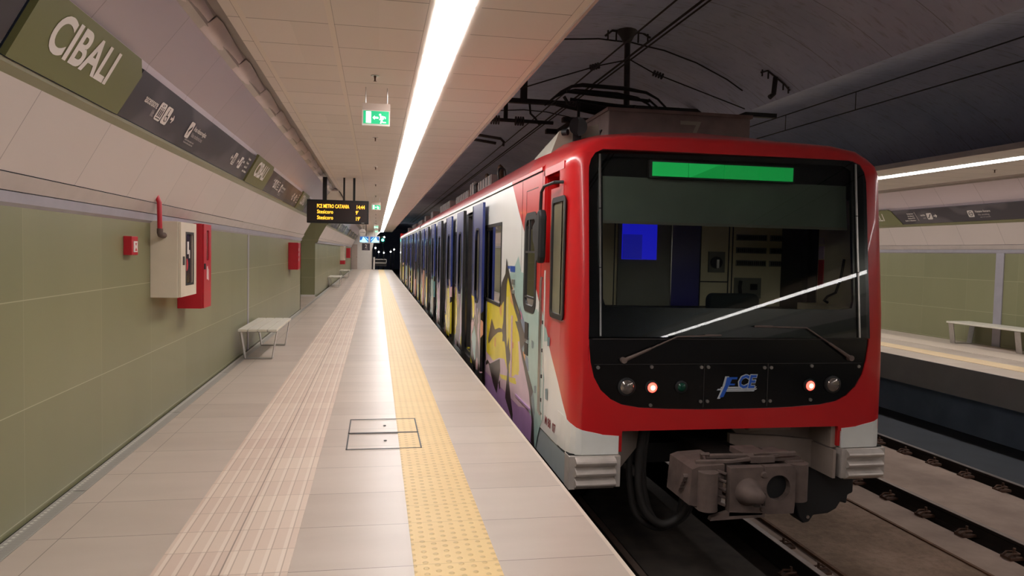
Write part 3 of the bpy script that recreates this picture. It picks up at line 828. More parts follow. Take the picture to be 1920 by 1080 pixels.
for i, (x, y, rot, lab) in enumerate(((-1.70, 11.3, 0, 'pale slatted bench with steel loop legs, nearest bench on the left platform'), (-1.78, 33.0, 0, 'distant pale bench along the left wall past the passage'),
        (-1.78, 43.5, 0, 'farthest pale bench near the end wall'), (12.42-.55, 13.35, math.pi, 'pale slatted bench on the far platform at the right edge'))):
    b = bp if i == 0 else copy_tree(bp)
    b.location = (x, y, 0); b.rotation_euler = (0, 0, rot); b['label'] = lab; b['group'] = 'slatted platform benches'

# ---- hanging things
def exit_sign(y, label, xo=0.0):
    e = empty('exit_sign', (-.015+xo, y, 3.25), label, 'sign', 'green exit signs over the near platform')
    B(-.15+xo, .12+xo, y, y+.025, 3.02, 3.095).build('mounting_plate', 'frost', e)
    B(-.152+xo, .118+xo, y-.01, y+.03, 2.875, 3.025).build('housing', 'white', e)
    g = MB(); g.box(-.14+xo, .107+xo, y-.0125, y-.010, 2.893, 3.018); g.build('green_panel', 'exitgreen', e)
    m = MB(); yy = y-.0135
    def fl(p): m.add([(a+xo, yy, b) for a, b in p], [tuple(range(len(p)))])
    fl([(-.115, 2.90), (-.065, 2.90), (-.065, 3.012), (-.115, 3.012)])
    fl([(-.052, 2.953), (-.03, 2.975), (-.03, 2.962), (.005, 2.962), (.005, 2.945), (-.03, 2.945), (-.03, 2.932)])
    fl([(.022+.011*math.cos(t/8*6.283), 2.983-.0*t+.011*math.sin(t/8*6.283)) for t in range(8)])
    fl([(.02, 2.972), (.045, 2.972), (.06, 2.945), (.038, 2.925), (.022, 2.94)])
    fl([(.045, 2.972), (.075, 2.965), (.078, 2.945), (.068, 2.945), (.064, 2.957), (.05, 2.958)])
    fl([(.03, 2.955), (.012, 2.938), (.018, 2.93), (.036, 2.942)])
    fl([(.042, 2.928), (.052, 2.915), (.078, 2.915), (.078, 2.905), (.046, 2.905), (.03, 2.925)])
    fl([(.03, 2.93), (.022, 2.898), (.034, 2.898), (.044, 2.925)])
    m.build('running_figure', 'exitwhite', e, recalc=False)
    r = MB(); [r.cyl((x_+xo, y+.01, 3.09), (x_+xo, y+.01, 3.25), .004, 6) for x_ in (-.12, .09)]; r.build('hanger', 'steel', e)
exit_sign(7.5, 'green exit sign with running figure and left arrow, nearest one')
exit_sign(23.0, 'green exit sign just right of the amber departure board')
exit_sign(43.0, 'small distant green exit sign above the two monitors')
exit_sign(53.0, 'most distant green exit sign, at the end of the ceiling')
def sprinkler_proto():
    s = empty('sprinkler', (0, 0, 0), '', 'sprinkler')
    MB().tube([(0, 0, 0), (0, 0, -.004), (0, 0, -.005)], [.04, .04, .02], 18).build('ceiling_cup', 'steel', s)
    MB().tube([(0, 0, -.002), (0, 0, -.02), (0, 0, -.045), (0, 0, -.05)], [.014, .009, .007, .016], 10).build('head', 'rustdark', s)
    return s
sp = sprinkler_proto()
for i in range(13):
    s = sp if i == 0 else copy_tree(sp)
    s.location = (-.03, 7.0+3.8*i, 3.25)
    s['label'] = ORD[i]+' small sprinkler head, counted from the camera, in the near platform ceiling'; s['group'] = 'sprinklers in line along the ceiling'
s = copy_tree(sp); s.location = (10.35, 11.0, 3.25); s['label'] = 'sprinkler head in the far platform ceiling at the right edge'
if 'group' in s: del s['group']

# LED board
e = empty('departure_board', (-1.0, 17.05, 3.25), 'black hanging departure board with amber lettering', 'display board')
B(-1.52, -.175, 17.0, 17.14, 2.225, 2.745).build('housing', 'black', e, bevel=.01)
B(-1.50, -.215, 16.992, 17.0, 2.27, 2.70).build('screen', 'ledface', e)
for x_, w_ in ((-1.14, .045), (-.72, .02), (-.50, .025)): B(x_-w_, x_+w_, 17.03, 17.09, 2.74, 3.25).build('bracket', 'black', e)
AX, AY = (1, 0, 0), (0, 0, 1)
def led(body, x_, z_, al='LEFT', sx=.78): text(body, .118, (x_, 16.99, z_), AX, AY, 'amber', e, 'amber_lettering', off=.0012, align=al, sx=sx)
led('FCE METRO CATANIA', -1.305, 2.60, sx=.60); led('14:44', -.26, 2.595, 'RIGHT', .74)
led('Stesicoro', -1.30, 2.475); led('Stesicoro', -1.30, 2.345)
led("9'", -.40, 2.47, 'RIGHT'); led("19'", -.36, 2.335, 'RIGHT')
B(-.33, -.27, 16.99, 16.995, 2.243, 2.250).build('maker_plate', 'letter', e)
# clock
e = empty('clock', (-.75, 42, 3.25), 'round white platform clock hanging left of the two monitors', 'clock')
MB().cyl((-.76, 42, 2.62), (-.76, 42.14, 2.62), .19, 24).build('rim', 'white', e)
g = MB(); g.box(-.76, -.60, 41.985, 41.99, 2.612, 2.63); g.box(-.88, -.76, 41.985, 41.99, 2.615, 2.628); g.build('hands', 'black', e)
B(-.775, -.745, 42.05, 42.1, 2.8, 3.25).build('hanger', 'steel', e)
# monitors
for x0, x1, lab in ((-.98, -.42, 'left of the two hanging monitors showing a blue platform picture'), (-.38, .20, 'right of the two hanging monitors showing a blue platform picture')):
    e = empty('monitor', ((x0+x1)/2, 45, 3.25), lab, 'monitor')
    B(x0, x1, 45, 45.1, 2.07, 2.47).build('housing', 'white', e)
    B(x0+.03, x1-.03, 44.99, 45.0, 2.10, 2.44).build('screen', 'scr_dark', e)
    fl_ = (lambda a: a) if x0 < -.5 else (lambda a: x0+x1-a)
    g = MB(); g.add([(fl_(x0+a), 44.985, 2.10+b) for a, b in ((.03, .02), (.03, .10), (.14, .14), (.2, .31), (.26, .31), (.50, .01), (.2, .0))], [tuple(range(7))]); g.build('bright_picture', 'scr_light', e, recalc=False)
    g = MB(); g.add([(fl_(x0+a), 44.985, 2.10+b) for a, b in ((.33, .30), (.36, .31), (.50, .17), (.50, .12))], [(0, 1, 2, 3)]); g.build('bright_picture', 'scr_light', e, recalc=False)
    B((x0+x1)/2-.02, (x0+x1)/2+.02, 45.03, 45.08, 2.47, 3.25).build('hanger', 'steel', e)
e = empty('platform_number_sign', (-.62, 46, 2.05), 'dark hanging square sign with a white 2 below the monitors', 'sign')
B(-.85, -.37, 46, 46.05, 1.62, 2.05).build('plate', 'signdark', e)
text('2', .30, (-.61, 45.995, 1.86), AX, AY, 'letter', e, 'number', align='CENTER')
B(-.72, -.50, 45.99, 45.998, 1.675, 1.69).build('caption_line', 'letterdim', e)
B(-.63, -.59, 46.0, 46.04, 2.05, 3.25).build('hanger', 'dsteel', e)
# gate at the platform end, tunnel lamps, signal
e = empty('platform_gate', (.2, 63.7, 0), 'white post with a white rimmed board at the end of the platform', 'gate')
B(-.22, -.08, 63.7, 63.8, 0, 1.05).build('post', 'white', e)
f = MB(); f.box(-.05, .9, 63.7, 63.75, .85, .90); f.box(-.05, .9, 63.7, 63.75, .55, .60); f.box(.86, .9, 63.7, 63.75, .55, .9); f.build('rim', 'white', e)
B(-.05, .88, 63.76, 63.78, .3, .88).build('board', 'black', e)
def tunnel_lamp(x, y, z, lab, ex=0):
    e = empty('tunnel_lamp', (x, y, z), lab, 'lamp', 'lamps in the dark tunnel')
    B(x-.02, x+.02, y, y+.3, z, z+.35).build('bracket', 'dsteel', e)
    MB().tube([(x, y-.02, z), (x, y-.10, z), (x, y-.18, z), (x, y-.22, z)], [.02, .075, .075, .02], 10).build('bulb', 'lampw', e)
for x, y, z, lab in ((-.06, 74, 1.85, 'first white tunnel lamp, just right of the white end wall'), (.30, 84, 1.45, 'white tunnel lamp second from the end wall, above the platform gate'), (.85, 84, 1.37, 'white tunnel lamp in the middle of the dark tunnel mouth'),
        (1.60, 84, 1.5, 'white tunnel lamp left of the train tail, lower of the two'), (1.98, 84, 1.76, 'white tunnel lamp closest to the train tail')):
    tunnel_lamp(x, y, z, lab)
    B(x-.03, x+.03, y+.1, y+.16, -1.12, z).build('post', 'deepblack', [o for o in COL.objects if o.name.startswith('tunnel_lamp')][-1])
e = empty('signal', (.7, 78, -1.1), 'tunnel signal showing green above the gate', 'signal')
B(.66, .74, 78, 78.08, -1.12, 2.5).build('mast', 'dsteel', e); B(.5, .9, 78, 78.2, 2.5, 3.1).build('signal_head', 'black', e)
MB().cyl((.66, 77.9, 2.70), (.66, 78.0, 2.70), .13, 14).build('green_lamp', 'signalgreen', e)
MB().cyl((.82, 77.9, 3.02), (.82, 78.0, 3.02), .07, 12).build('white_lamp', 'lampw', e)

# ---- overhead line equipment
e = empty('overhead_beam', (3, 12, 4.6), 'dark steel beam across the tunnel behind the pantograph', 'beam')
B(1.2, 6.85, 12.0, 12.1, 4.11, 4.18).build('crossbeam', 'wire', e)
for x_ in (2.35, 5.55): B(x_-.05, x_+.05, 12.0, 12.1, 4.18, 4.72).build('hanger', 'wire', e)
g = MB(); g.tube([(2.45, 12.05, 4.12), (2.47, 12.05, 3.95), (2.55, 12.05, 3.88), (2.62, 12.05, 3.78)], .018, 6); g.build('clamp_arm', 'wire', e)
e = empty('insulator_bar', (2.3, 11.8, 3.8), 'dark rod with ribbed insulators above the train roof left of the horn', 'insulator')
MB().tube([(1.3, 11.9, 3.80), (2.82, 11.9, 3.79)], .03, 8).build('rod', 'wire', e)
for x_ in (1.85, 2.25):
    g = MB()
    for k in range(4): g.cyl((x_+k*.04-.06, 11.9, 3.79), (x_+k*.04-.045, 11.9, 3.79), .075, 14)
    g.build('insulator', 'dsteel', e)
B(2.0, 2.06, 11.87, 11.93, 3.79, 4.6).build('hanger', 'wire', e)
def wire(x, z, y0, y1, r, lab, sag=0.0):
    pts = [(x + 0, y0 + (y1-y0)*i/24, z) for i in range(25)]
    thing(MB().tube(pts, r, 6), 'overhead_wire', 'wire', lab, 'wire', 'overhead wires along the tunnel')
wire(2.82, 3.925, -5, 60, .013, 'thicker overhead contact wire above the train')
wire(2.88, 3.925, -5, 60, .010, 'second strand right beside the thick contact wire')
wire(2.62, 3.95, -5, 60, .010, 'thinner overhead wire left of the contact wire')
wire(6.55, 4.0, -5, 60, .009, 'upper overhead wire above the empty track')
wire(6.55, 3.75, -5, 60, .009, 'lower overhead wire above the empty track')
for y_, nm_ in ((9.4, 'right'), (11.2, 'left')): thing(MB().tube([(6.55, y_, 3.75), (6.55, y_, 4.0)], .006, 5), 'dropper', 'wire', nm_+' one of two thin droppers joining the wires above the empty track', 'wire', 'droppers above the empty track')
e = empty('overhead_support', (3.4, 10, 4.77), 'steel drop tube with bracket plate and stay wires hung from the vault above the train', 'support')
MB().tube([(3.40, 10, 4.78), (3.42, 10, 3.55)], .042, 12).build('drop_tube', 'dsteel', e)
MB().tube([(3.395, 10, 4.78), (3.40, 10, 4.70), (3.40, 10, 4.60)], [.16, .10, .05], 12).build('flange', 'dsteel', e)
g = MB(); g.tube([(3.08, 10, 4.68), (3.18, 10, 4.76), (3.62, 10, 4.76), (3.74, 10, 4.70)], .016, 6)
for x_ in (3.12, 3.24, 3.56, 3.70): g.cyl((x_, 10, 4.62), (x_, 10, 4.76), .012, 6)
g.build('bolt_plate', 'dsteel', e)
for pts, nm in (([(3.35, 10, 4.36), (3.0, 10, 4.27), (2.3, 10, 4.03), (1.6, 10, 3.78)], 'stay_wire'), ([(3.45, 10, 4.38), (3.8, 10, 4.22), (4.6, 10, 3.98), (5.2, 10, 3.80)], 'stay_wire')):
    w_ = MB().tube(pts, .009, 6).build(nm, 'wire', e)
    a, b = Vector(pts[1]), Vector(pts[2]); g = MB()
    for k in range(4):
        p = a + (b-a)*(.0+.05*k); g.tube([p, p+(b-a)*.018], .045, 10)
    g.build('insulator', 'dsteel', w_)
e = empty('vault_bracket', (5.38, 9.5, 4.15), 'dark bracket under the vault above the right half of the train', 'bracket')
g = MB(); g.tube([(5.16, 9.5, 4.20), (5.26, 9.5, 4.23), (5.52, 9.5, 4.06), (5.60, 9.5, 3.98)], .014, 6)
for x_, z_ in ((5.18, 4.15), (5.27, 4.12), (5.50, 3.98), (5.58, 3.94)): g.cyl((x_, 9.5, z_), (x_, 9.5, z_+.09), .012, 6)
g.build('clamp', 'dsteel', e); MB().tube([(5.38, 9.5, 4.15), (5.36, 9.5, 3.92), (5.30, 9.5, 3.87)], .035, 8).build('bracket_tube', 'dsteel', e)
def vc(X, off): return 0.58 + math.sqrt(4.2*4.2-(X-3.2)**2) - off
for y_, lab in ((10.38, 'black cable clipped across the vault behind the drop tube'), (15.85, 'black cable across the vault farther down the tunnel')):
    thing(MB().tube([(.6+k*.25, y_, vc(.6+k*.25, .03+.01*(k % 2))) for k in range(20)], .011, 6), 'vault_cable', 'wire', lab, 'cable')
e = empty('overhead_bracket', (1.7, 16, 4.2), 'bent double pipe bracket over the train roof left of the horn', 'bracket')
MB().tube([(1.25, 15.5, 4.20), (2.55, 15.5, 4.05), (2.62, 15.5, 3.98), (2.60, 15.5, 3.9)], .03, 8).build('upper_pipe', 'dsteel', e)
MB().tube([(1.25, 15.5, 4.10), (2.45, 15.5, 3.95)], .03, 8).build('lower_pipe', 'dsteel', e)

# ================================================================ TRAIN
XL, XR, XC = 1.52, 4.335, 2.905
T = empty('metro_train', (XC, 5.7, -.93), 'red and white two car metro train with graffiti and open doors standing at the platform', 'train')
def lean(z): return 0.105*(z-1.0) if z > 1.0 else 0.0
def prof(inset, t, zb=0.06):
    """body cross-section, t = 0 at the front edge .. 1 on the main body"""
    side = [0, 0, 0, .03, .10, .22, .45, .9]
    zf = [2.30, 2.36, 2.40, 2.47, 2.55, 2.615, 2.65, 2.662]
    zm = [2.30, 2.36, 2.42, 2.52, 2.62, 2.71, 2.80, 2.88]
    L = [(0, zb), (0, .45), (0, .7), (0, 1.2), (0, 1.8)] + [(s, a+(b-a)*t) for s, a, b in zip(side, zf, zm)]
    zc = 2.665 + (2.91-2.665)*t
    pts = [(XL+inset+s*(1-inset*.3), z) for s, z in L]
    pts += [((XL+XR)/2, zc)] + [(XR-(x-XL), z) for x, z in pts[::-1]]
    return pts
def ringat(y, inset, t, k):
    return [(x, y + lean(z)*k, z - (0.06*inset/0.1 if z > 2.5 else 0)) for x, z in prof(inset, t, .205)]
# roof and right side (one shell without the left wall, which has the openings)
def shell(y0, y1, nm, t0=1.0):
    mb = MB()
    p = prof(0, 1)
    i0 = 7                                   # from the gutter over the roof to the right sill
    mb.loft([[(x, y, z) for x, z in p[i0:]] for y in (y0, y1)], closed=False)
    return mb.build(nm, 'body', T)
def side(y0, y1, holes, nm, mats='body', x=XL):
    """left side wall as a sheet 4 cm thick with rectangular openings"""
    ys = sorted({y0, y1} | {h[0] for h in holes} | {h[1] for h in holes})
    zs = sorted({.04, 2.425} | {h[2] for h in holes} | {h[3] for h in holes})
    mb = MB()
    for a, b in zip(ys, ys[1:]):
        for c, d in zip(zs, zs[1:]):
            if any(h[0] <= (a+b)/2 <= h[1] and h[2] <= (c+d)/2 <= h[3] for h in holes): continue
            mb.box(x, x+.04, a, b, c, d)
    return mb.build(nm, mats, T)
doors1 = [11.75, 16.05, 20.30, 24.55]
doors2 = [29.2, 33.45, 37.7, 42.0]
def holes_for(doors, a, b):
    hs = []
    for c in doors: hs.append((c-.62, c+.62, .06, 2.26))
    ed = [a] + [q for c in doors for q in (c-.62, c+.62)] + [b]
    for i in range(0, len(ed), 2):
        lo, hi = ed[i]+.95, ed[i+1]-.95
        if hi-lo > .5: hs.append((lo, hi, .98, 2.03))
    return hs
H1 = [(c-.62, c+.62, .06, 2.26) for c in doors1] + [(8.98, 10.42, .98, 2.03)] + [(13.35, 14.50, .98, 2.03), (17.6, 18.8, .98, 2.03), (21.9, 23.0, .98, 2.03)]
H1c = [(6.98, 7.52, 1.09, 2.03)]
H2 = [(c-.62, c+.62, .06, 2.26) for c in doors2] + [(30.8, 31.9, .98, 2.03), (35.0, 36.1, .98, 2.03), (39.3, 40.4, .98, 2.03), (43.6, 45, .98, 2.03)]
side(6.72, 26.5, H1 + H1c, 'side_wall')
side(27.1, 48.0, H2, 'side_wall')
# cab side with the mirror recess and corner window (front of Y = 6.72)
mb = MB()
for (a, b, c, d) in ((5.98, 6.72, .04, 1.13), (6.34, 6.42, 1.13, 1.57), (5.98, 6.72, 2.36, 2.425), (6.68, 6.72, .04, 2.42), (6.02, 6.34, 2.13, 2.22), (6.34, 6.42, 1.57, 2.22)):
    mb.box(XL, XL+.04, a, b, c, d)
mb.box(XL, XL+.04, 6.42, 6.68, 1.13, 1.57)
mb.box(XL, XL+.04, 5.98, 6.02, 1.13, 2.22)
mb.build('side_wall', 'body', T)
B(XL+.13, XL+.15, 6.02, 6.70, 1.55, 2.38).build('mirror_recess', 'trainred', T)
g = MB(); g.box(XL+.02, XL+.14, 6.66, 6.69, 1.55, 2.38); g.box(XL+.02, XL+.14, 6.42, 6.44, 1.57, 2.2); g.box(XL+.02, XL+.14, 6.0, 6.68, 2.36, 2.38); g.box(XL+.02, XL+.14, 6.0, 6.42, 2.2, 2.22); g.box(XL+.02, XL+.14, 6.42, 6.68, 1.55, 1.57)
g.build('recess_edge', 'trainred', T)
shell(7.6, 26.5, 'roof_shell'); shell(27.1, 48.0, 'roof_shell')
# nose shell
st = [(7.6, 0, 1.0), (7.2, 0, .93), (6.8, 0, .80), (6.4, 0, .58), (6.1, 0, .32), (5.98, .0, .18)]
mb = MB(); mb.loft([[p for p in ringat(y, i, t, min(1, (7.6-y)/1.6))][7:] for y, i, t in st], closed=False); mb.build('roof_shell', 'body', T)
# front frame : rings from the side round the corner to the edge of the black panel
def mask_outline(grow=0.0):
    # matches the point order of prof(): 13 + 1 + 13 points from bottom left over the top to bottom right
    xl, xr, zt = 1.668-grow, 4.142+grow, 2.51+grow*.7
    L = [(xl, .205), (xl, .45), (xl, .7), (xl, 1.2), (xl, 1.8), (xl, 2.20), (xl, 2.30), (xl+.003, 2.36), (xl+.02, 2.42), (xl+.055, 2.472), (xl+.12, 2.505), (xl+.40, zt), (xl+.8, zt)]
    return L + [(XC, zt)] + [(2*XC-x, z) for x, z in L[::-1]]
rings = [ringat(5.98, 0, .18, 1), ringat(5.86, .003, .10, 1), ringat(5.74, .012, .03, 1), ringat(5.675, .032, 0, 1), ringat(5.637, .065, 0, 1), ringat(5.6225, .11, 0, 1)]
mo = mask_outline(.0)
rings += [[(x, 5.622+lean(z), z) for x, z in mo], [(x, 5.70+lean(z), z) for x, z in mo]]
mb = MB(); mb.loft(rings, closed=False)
mb.build('front_frame', 'body', T)
# red band below the black panel
MC = [(1.668, .98), (1.670, .93), (1.685, .80), (1.715, .68), (1.775, .575), (1.86, .50), (1.955, .455), (2.10, .428), (2.35, .412), (2.60, .405), (XC, .403)]
MC = MC + [(2*XC-x, z) for x, z in MC[:-1][::-1]]       # lower edge of the black panel
def ztop(x):
    for (xa, za), (xb, zb_) in zip(MC, MC[1:]):
        if xa <= x <= xb: return za + (zb_-za)*(x-xa)/(xb-xa)
    return .98
def zbot(x): return .24 if 1.962 < x < 3.888 else .20
xs = sorted([m[0] for m in MC] + [1.675, 1.96, 1.965, 3.885, 3.89])
YF = 5.6222
mb = MB()
fr = [(x, YF, ztop(x)) for x in xs]; bo = [(x, YF, zbot(x)) for x in xs]; bi = [(x, YF+.05, zbot(x)) for x in xs]; ti = [(x, YF+.06, ztop(x)) for x in xs]
mb.loft([ti, fr, bo, bi], closed=False, smooth=False)
mb.build('front_lower_panel', 'body', T)
# white corner blocks and bumpers
for sgn, nm in ((1, 'left'), (-1, 'right')):
    fx = (lambda x: x) if sgn > 0 else (lambda x: 2*XC+.04-x)
    mb = MB()
    out = [(1.517, 5.98, .34), (1.518, 5.86, .34), (1.528, 5.74, .325), (1.548, 5.674, .30), (1.582, 5.635, .275), (1.628, 5.620, .255), (1.70, 5.6185, .235), (1.80, 5.6175, .215), (1.935, 5.617, .203), (1.935, 5.98, .203)]
    dz = .0 if sgn > 0 else .02
    mb.loft([[(fx(x), y, .055) for x, y, z in out], [(fx(x), y, z+dz) for x, y, z in out]], True, False, True)
    mb.build('corner_panel', 'trainwhite', T)
    # red inner return beside the cut-out
    B(min(fx(1.94), fx(1.965)), max(fx(1.94), fx(1.965)), 5.63, 5.98, .07, .245).build('corner_return', 'trainred', T)
    b = MB()
    pr = []
    zs = [(.05, 5.60)]
    for k in range(3):
        zt_ = .045-k*.085
        for j in range(7):
            a = j/6; zs.append((zt_-.078*a, 5.60-.058*math.sin(math.pi*a)**.7 if 0 < a < 1 else 5.60))
    zs.append((-.215, 5.61))
    x0, x1 = 1.57, 1.90
    rings = []
    for xx, dy in ((x0, .0), (x1, .0)):
        rings.append([(fx(xx), y+dy, z) for z, y in zs] + [(fx(xx), 5.75, -.215), (fx(xx), 5.75, .05)])
    b.loft(rings, True, False, True)
    b.box(min(fx(1.525), fx(1.575)), max(fx(1.525), fx(1.575)), 5.60, 5.75, -.215, .05)
    b.box(min(fx(1.895), fx(1.945)), max(fx(1.895), fx(1.945)), 5.585, 6.2, -.20, .05)
    b.box(min(fx(1.57), fx(1.90)), max(fx(1.57), fx(1.90)), 5.62, 6.2, -.2, .05)
    b.build('bumper', 'bumper', T, bevel=.008)
    g = MB(); g.box(min(fx(1.53), fx(1.93)), max(fx(1.53), fx(1.93)), 5.64, 5.97, .045, .06); g.build('bumper_joint', 'deepblack', T)
# side skirts
B(XL+.006, XL+.05, 5.755, 26.5, -.21, .03).build('side_skirt', 'skirt', T)
B(XL+.02, XL+.06, 5.76, 26.5, .02, .045).build('skirt_joint', 'deepblack', T)
B(XL+.005, XL+.05, 27.1, 48, -.20, .025).build('side_skirt', 'skirt', T)
# gutter
for a, b in ((6.75, 8.3), (8.3, 26.5), (27.1, 48.0)):
    MB().prism([(XL-.012, 2.425), (XL+.02, 2.425), (XL+.035, 2.50), (XL+.01, 2.465), (XL-.012, 2.455)], 'y', a, b).build('gutter', 'trainred' if a < 8 else 'trainwhite', T)
    B(XL-.002, XL+.02, a, b, 2.412, 2.424).build('gutter_gap', 'deepblack', T)
# ---- black front mask with windscreen
def plane_pt(x, z, off=0.0): return (x, 5.635 + lean(z) + off, z)
mo2 = mask_outline(-.004)
win = rrect(1.81, 3.995, 1.232, 2.46, .05, 6)
lowz = .985
lowpts = [(x, z-.001) for x, z in MC[1:-1]]
lowpts = [(1.671, lowz)] + lowpts + [(4.139, lowz)]
mb = MB(); mb.add([plane_pt(x, z) for x, z in lowpts] + [plane_pt(x, z, .03) for x, z in lowpts],
    [tuple(range(len(lowpts))), tuple(range(2*len(lowpts)-1, len(lowpts)-1, -1))] + [(i, (i+1) % len(lowpts), len(lowpts)+(i+1) % len(lowpts), len(lowpts)+i) for i in range(len(lowpts))])
mask = mb.build('front_mask', 'mask', T)
# black surround behind the windscreen glass: outer outline -> window opening
up = [(1.672, lowz+.006)] + mo2[3:-3] + [(4.138, lowz+.006)]
GO = lambda x: .015 - .045*(x-XC)      # the pane sits slightly skewed in its frame
def nearest_ring(outer, inner):
    c = (XC, 1.75)
    an = lambda p: math.atan2((p[1]-c[1])/.75, (p[0]-c[0])/1.22)
    m = []
    for k in range(96):
        t = -math.pi + 2*math.pi*k/96
        def hit(poly):
            best = None
            for i in range(len(poly)):
                a, b = poly[i], poly[(i+1) % len(poly)]
                dx, dz = math.cos(t)*1.22, math.sin(t)*.75
                ex, ez = b[0]-a[0], b[1]-a[1]
                den = dx*ez - dz*ex
                if abs(den) < 1e-9: continue
                s = ((a[0]-c[0])*ez - (a[1]-c[1])*ex)/den
                u = ((a[0]-c[0])*dz - (a[1]-c[1])*dx)/den
                if s > 0 and -1e-6 <= u <= 1+1e-6 and (best is None or s > best): best = s
            return (c[0]+math.cos(t)*1.22*best, c[1]+math.sin(t)*.75*best)
        m.append((hit(outer), hit(inner)))
    return m
pr = nearest_ring(up, win)
mb = MB(); mb.loft([[plane_pt(*p[0], GO(p[0][0])+.012) for p in pr], [plane_pt(*p[1], GO(p[1][0])+.012) for p in pr], [plane_pt(*p[1], GO(p[1][0])+.04) for p in pr]], True, False)
mb.build('windscreen_surround', 'mask', T)
gl = MB(); gl.add([(min(x, 4.115), 5.635 + .105*(z-1.0) + GO(x), z) for x, z in up], [tuple(range(len(up)))]); glass = gl.build('windscreen', 'windscreen', T)
for x in (1.783, 4.03):
    def plane_pt(x, z, off=0.0): return (x, 5.635 + lean(z) + off + (GO(1.783) if x < XC else GO(4.03)), z)
    mb = MB(); mb.add([plane_pt(x-.007, 1.0, -.012), plane_pt(x+.007, 1.0, -.012), plane_pt(x+.007, 2.475, -.012), plane_pt(x-.007, 2.475, -.012),
        plane_pt(x-.007, 1.0, 0), plane_pt(x+.007, 1.0, 0), plane_pt(x+.007, 2.475, 0), plane_pt(x-.007, 2.475, 0)], [(0,1,2,3),(4,7,6,5),(0,4,5,1),(1,5,6,2),(2,6,7,3),(3,7,4,0)])
    mb.build('windscreen_bar', 'steel', T)
    for zz in (1.55, 2.03): 
        p = plane_pt(x, zz, -.014); B(x-.009, x+.009, p[1], p[1]+.01, zz-.004, zz+.004).build('bar_joint', 'black', T)
def plane_pt(x, z, off=0.0): return (x, 5.635 + lean(z) + off, z)
# destination display behind the glass
dsp = B(2.20, 3.51, 5.815, 5.86, 2.295, 2.44).build('destination_display', 'black', T)
for k in range(4):
    a = 2.225 + k*.3165
    B(a, a+.310, 5.803, 5.815, 2.31, 2.425).build('display_pane', 'display', dsp)
# the frit border must not hide the display: cut window extends up to 2.45 behind it
# seams and bolts on the lower mask
g = MB()
for z in (.983,): g.box(1.70, 4.11, 5.628, 5.634, z-.004, z+.004)
g.box(1.72, 4.09, 5.629, 5.634, .777, .781)
for x in (2.655, 3.222): g.box(x-.003, x+.003, 5.629, 5.634, .42, .777)
g.build('panel_seam', 'dsteel', mask)
for x, z in ((1.75, .755), (2.20, .757), (2.63, .752), (2.69, .752), (3.19, .745), (3.25, .745), (3.62, .757), (4.06, .75), (2.20, .445), (2.63, .47), (2.69, .47), (3.19, .465), (3.25, .465), (3.62, .47)):
    MB().cyl((x, 5.622, z), (x, 5.636, z), .014, 12).build('bolt', 'steel', mask)
def lampm(x, z, r, mats, nm, lab=None):
    o = MB().tube([(x, 5.636, z), (x, 5.618, z), (x, 5.612, z), (x, 5.616, z)], [r+.012, r+.012, r+.002, r], 24).build(nm+'_ring', 'black', mask)
    q_ = MB(); q_.tube([(x, 5.618, z), (x, 5.606, z), (x, 5.600, z), (x, 5.598, z)], [r, r*.8, r*.45, r*.05], 24)
    oo = q_.build(nm, mats, mask)
    if lab: oo['label'] = lab
    return oo
for x in (1.992, 3.818): lampm(x, .598, .062, 'lens', 'headlamp')
for x in (2.205, 3.605):
    lampm(x, .592, .044, 'tail', 'tail_lamp')
    MB().tube([(x, 5.6, z_) for z_ in (.592,)]*1 + [(x, 5.592, .592)], [.020, .010], 16).build('lamp_core', 'tailcore', mask)
lampm(2.458, .592, .040, 'greenlens', 'marker_lamp', 'dark unlit lamp with a green glint')
# emblem
lg = MB(); y_ = 5.630
for z0, z1, x0, x1, m_ in ((.575, .588, 2.80, 3.115, 0), (.560, .572, 2.77, 3.12, 1), (.548, .557, 2.82, 3.10, 0)):
    lg.add([(x0, y_, z0), (x1, y_, z0), (x1+.01, y_, z1), (x0+.01, y_, z1)], [(0, 1, 2, 3)])
lg.build('emblem', 'fce_white', mask, recalc=False)
text('CE', .150, (2.945, 5.627, .624), (1, 0, 0), (0, 0, 1), 'fce_white', mask, 'emblem_lettering', off=.010, shear=.25, sx=.86)
text('CE', .148, (2.950, 5.625, .624), (1, 0, 0), (0, 0, 1), 'fce_blue', mask, 'emblem_lettering', off=.004, shear=.25, sx=.84)
g = MB(); g.add([(x, 5.627, z) for x, z in ((2.855, .668), (2.95, .668), (2.945, .650), (2.90, .650), (2.885, .615), (2.93, .615), (2.925, .60), (2.875, .60), (2.83, .505), (2.795, .498), (2.80, .515), (2.84, .60))], [tuple(range(12))]); g.build('emblem_letter', 'fce_blue', mask, recalc=False)
g = MB(); g.add([(x, 5.6285, z) for x, z in ((2.84, .675), (2.875, .675), (2.88, .60), (2.80, .49), (2.775, .49), (2.815, .58))], [tuple(range(6))]); g.build('emblem_stroke', 'fce_white', mask, recalc=False)
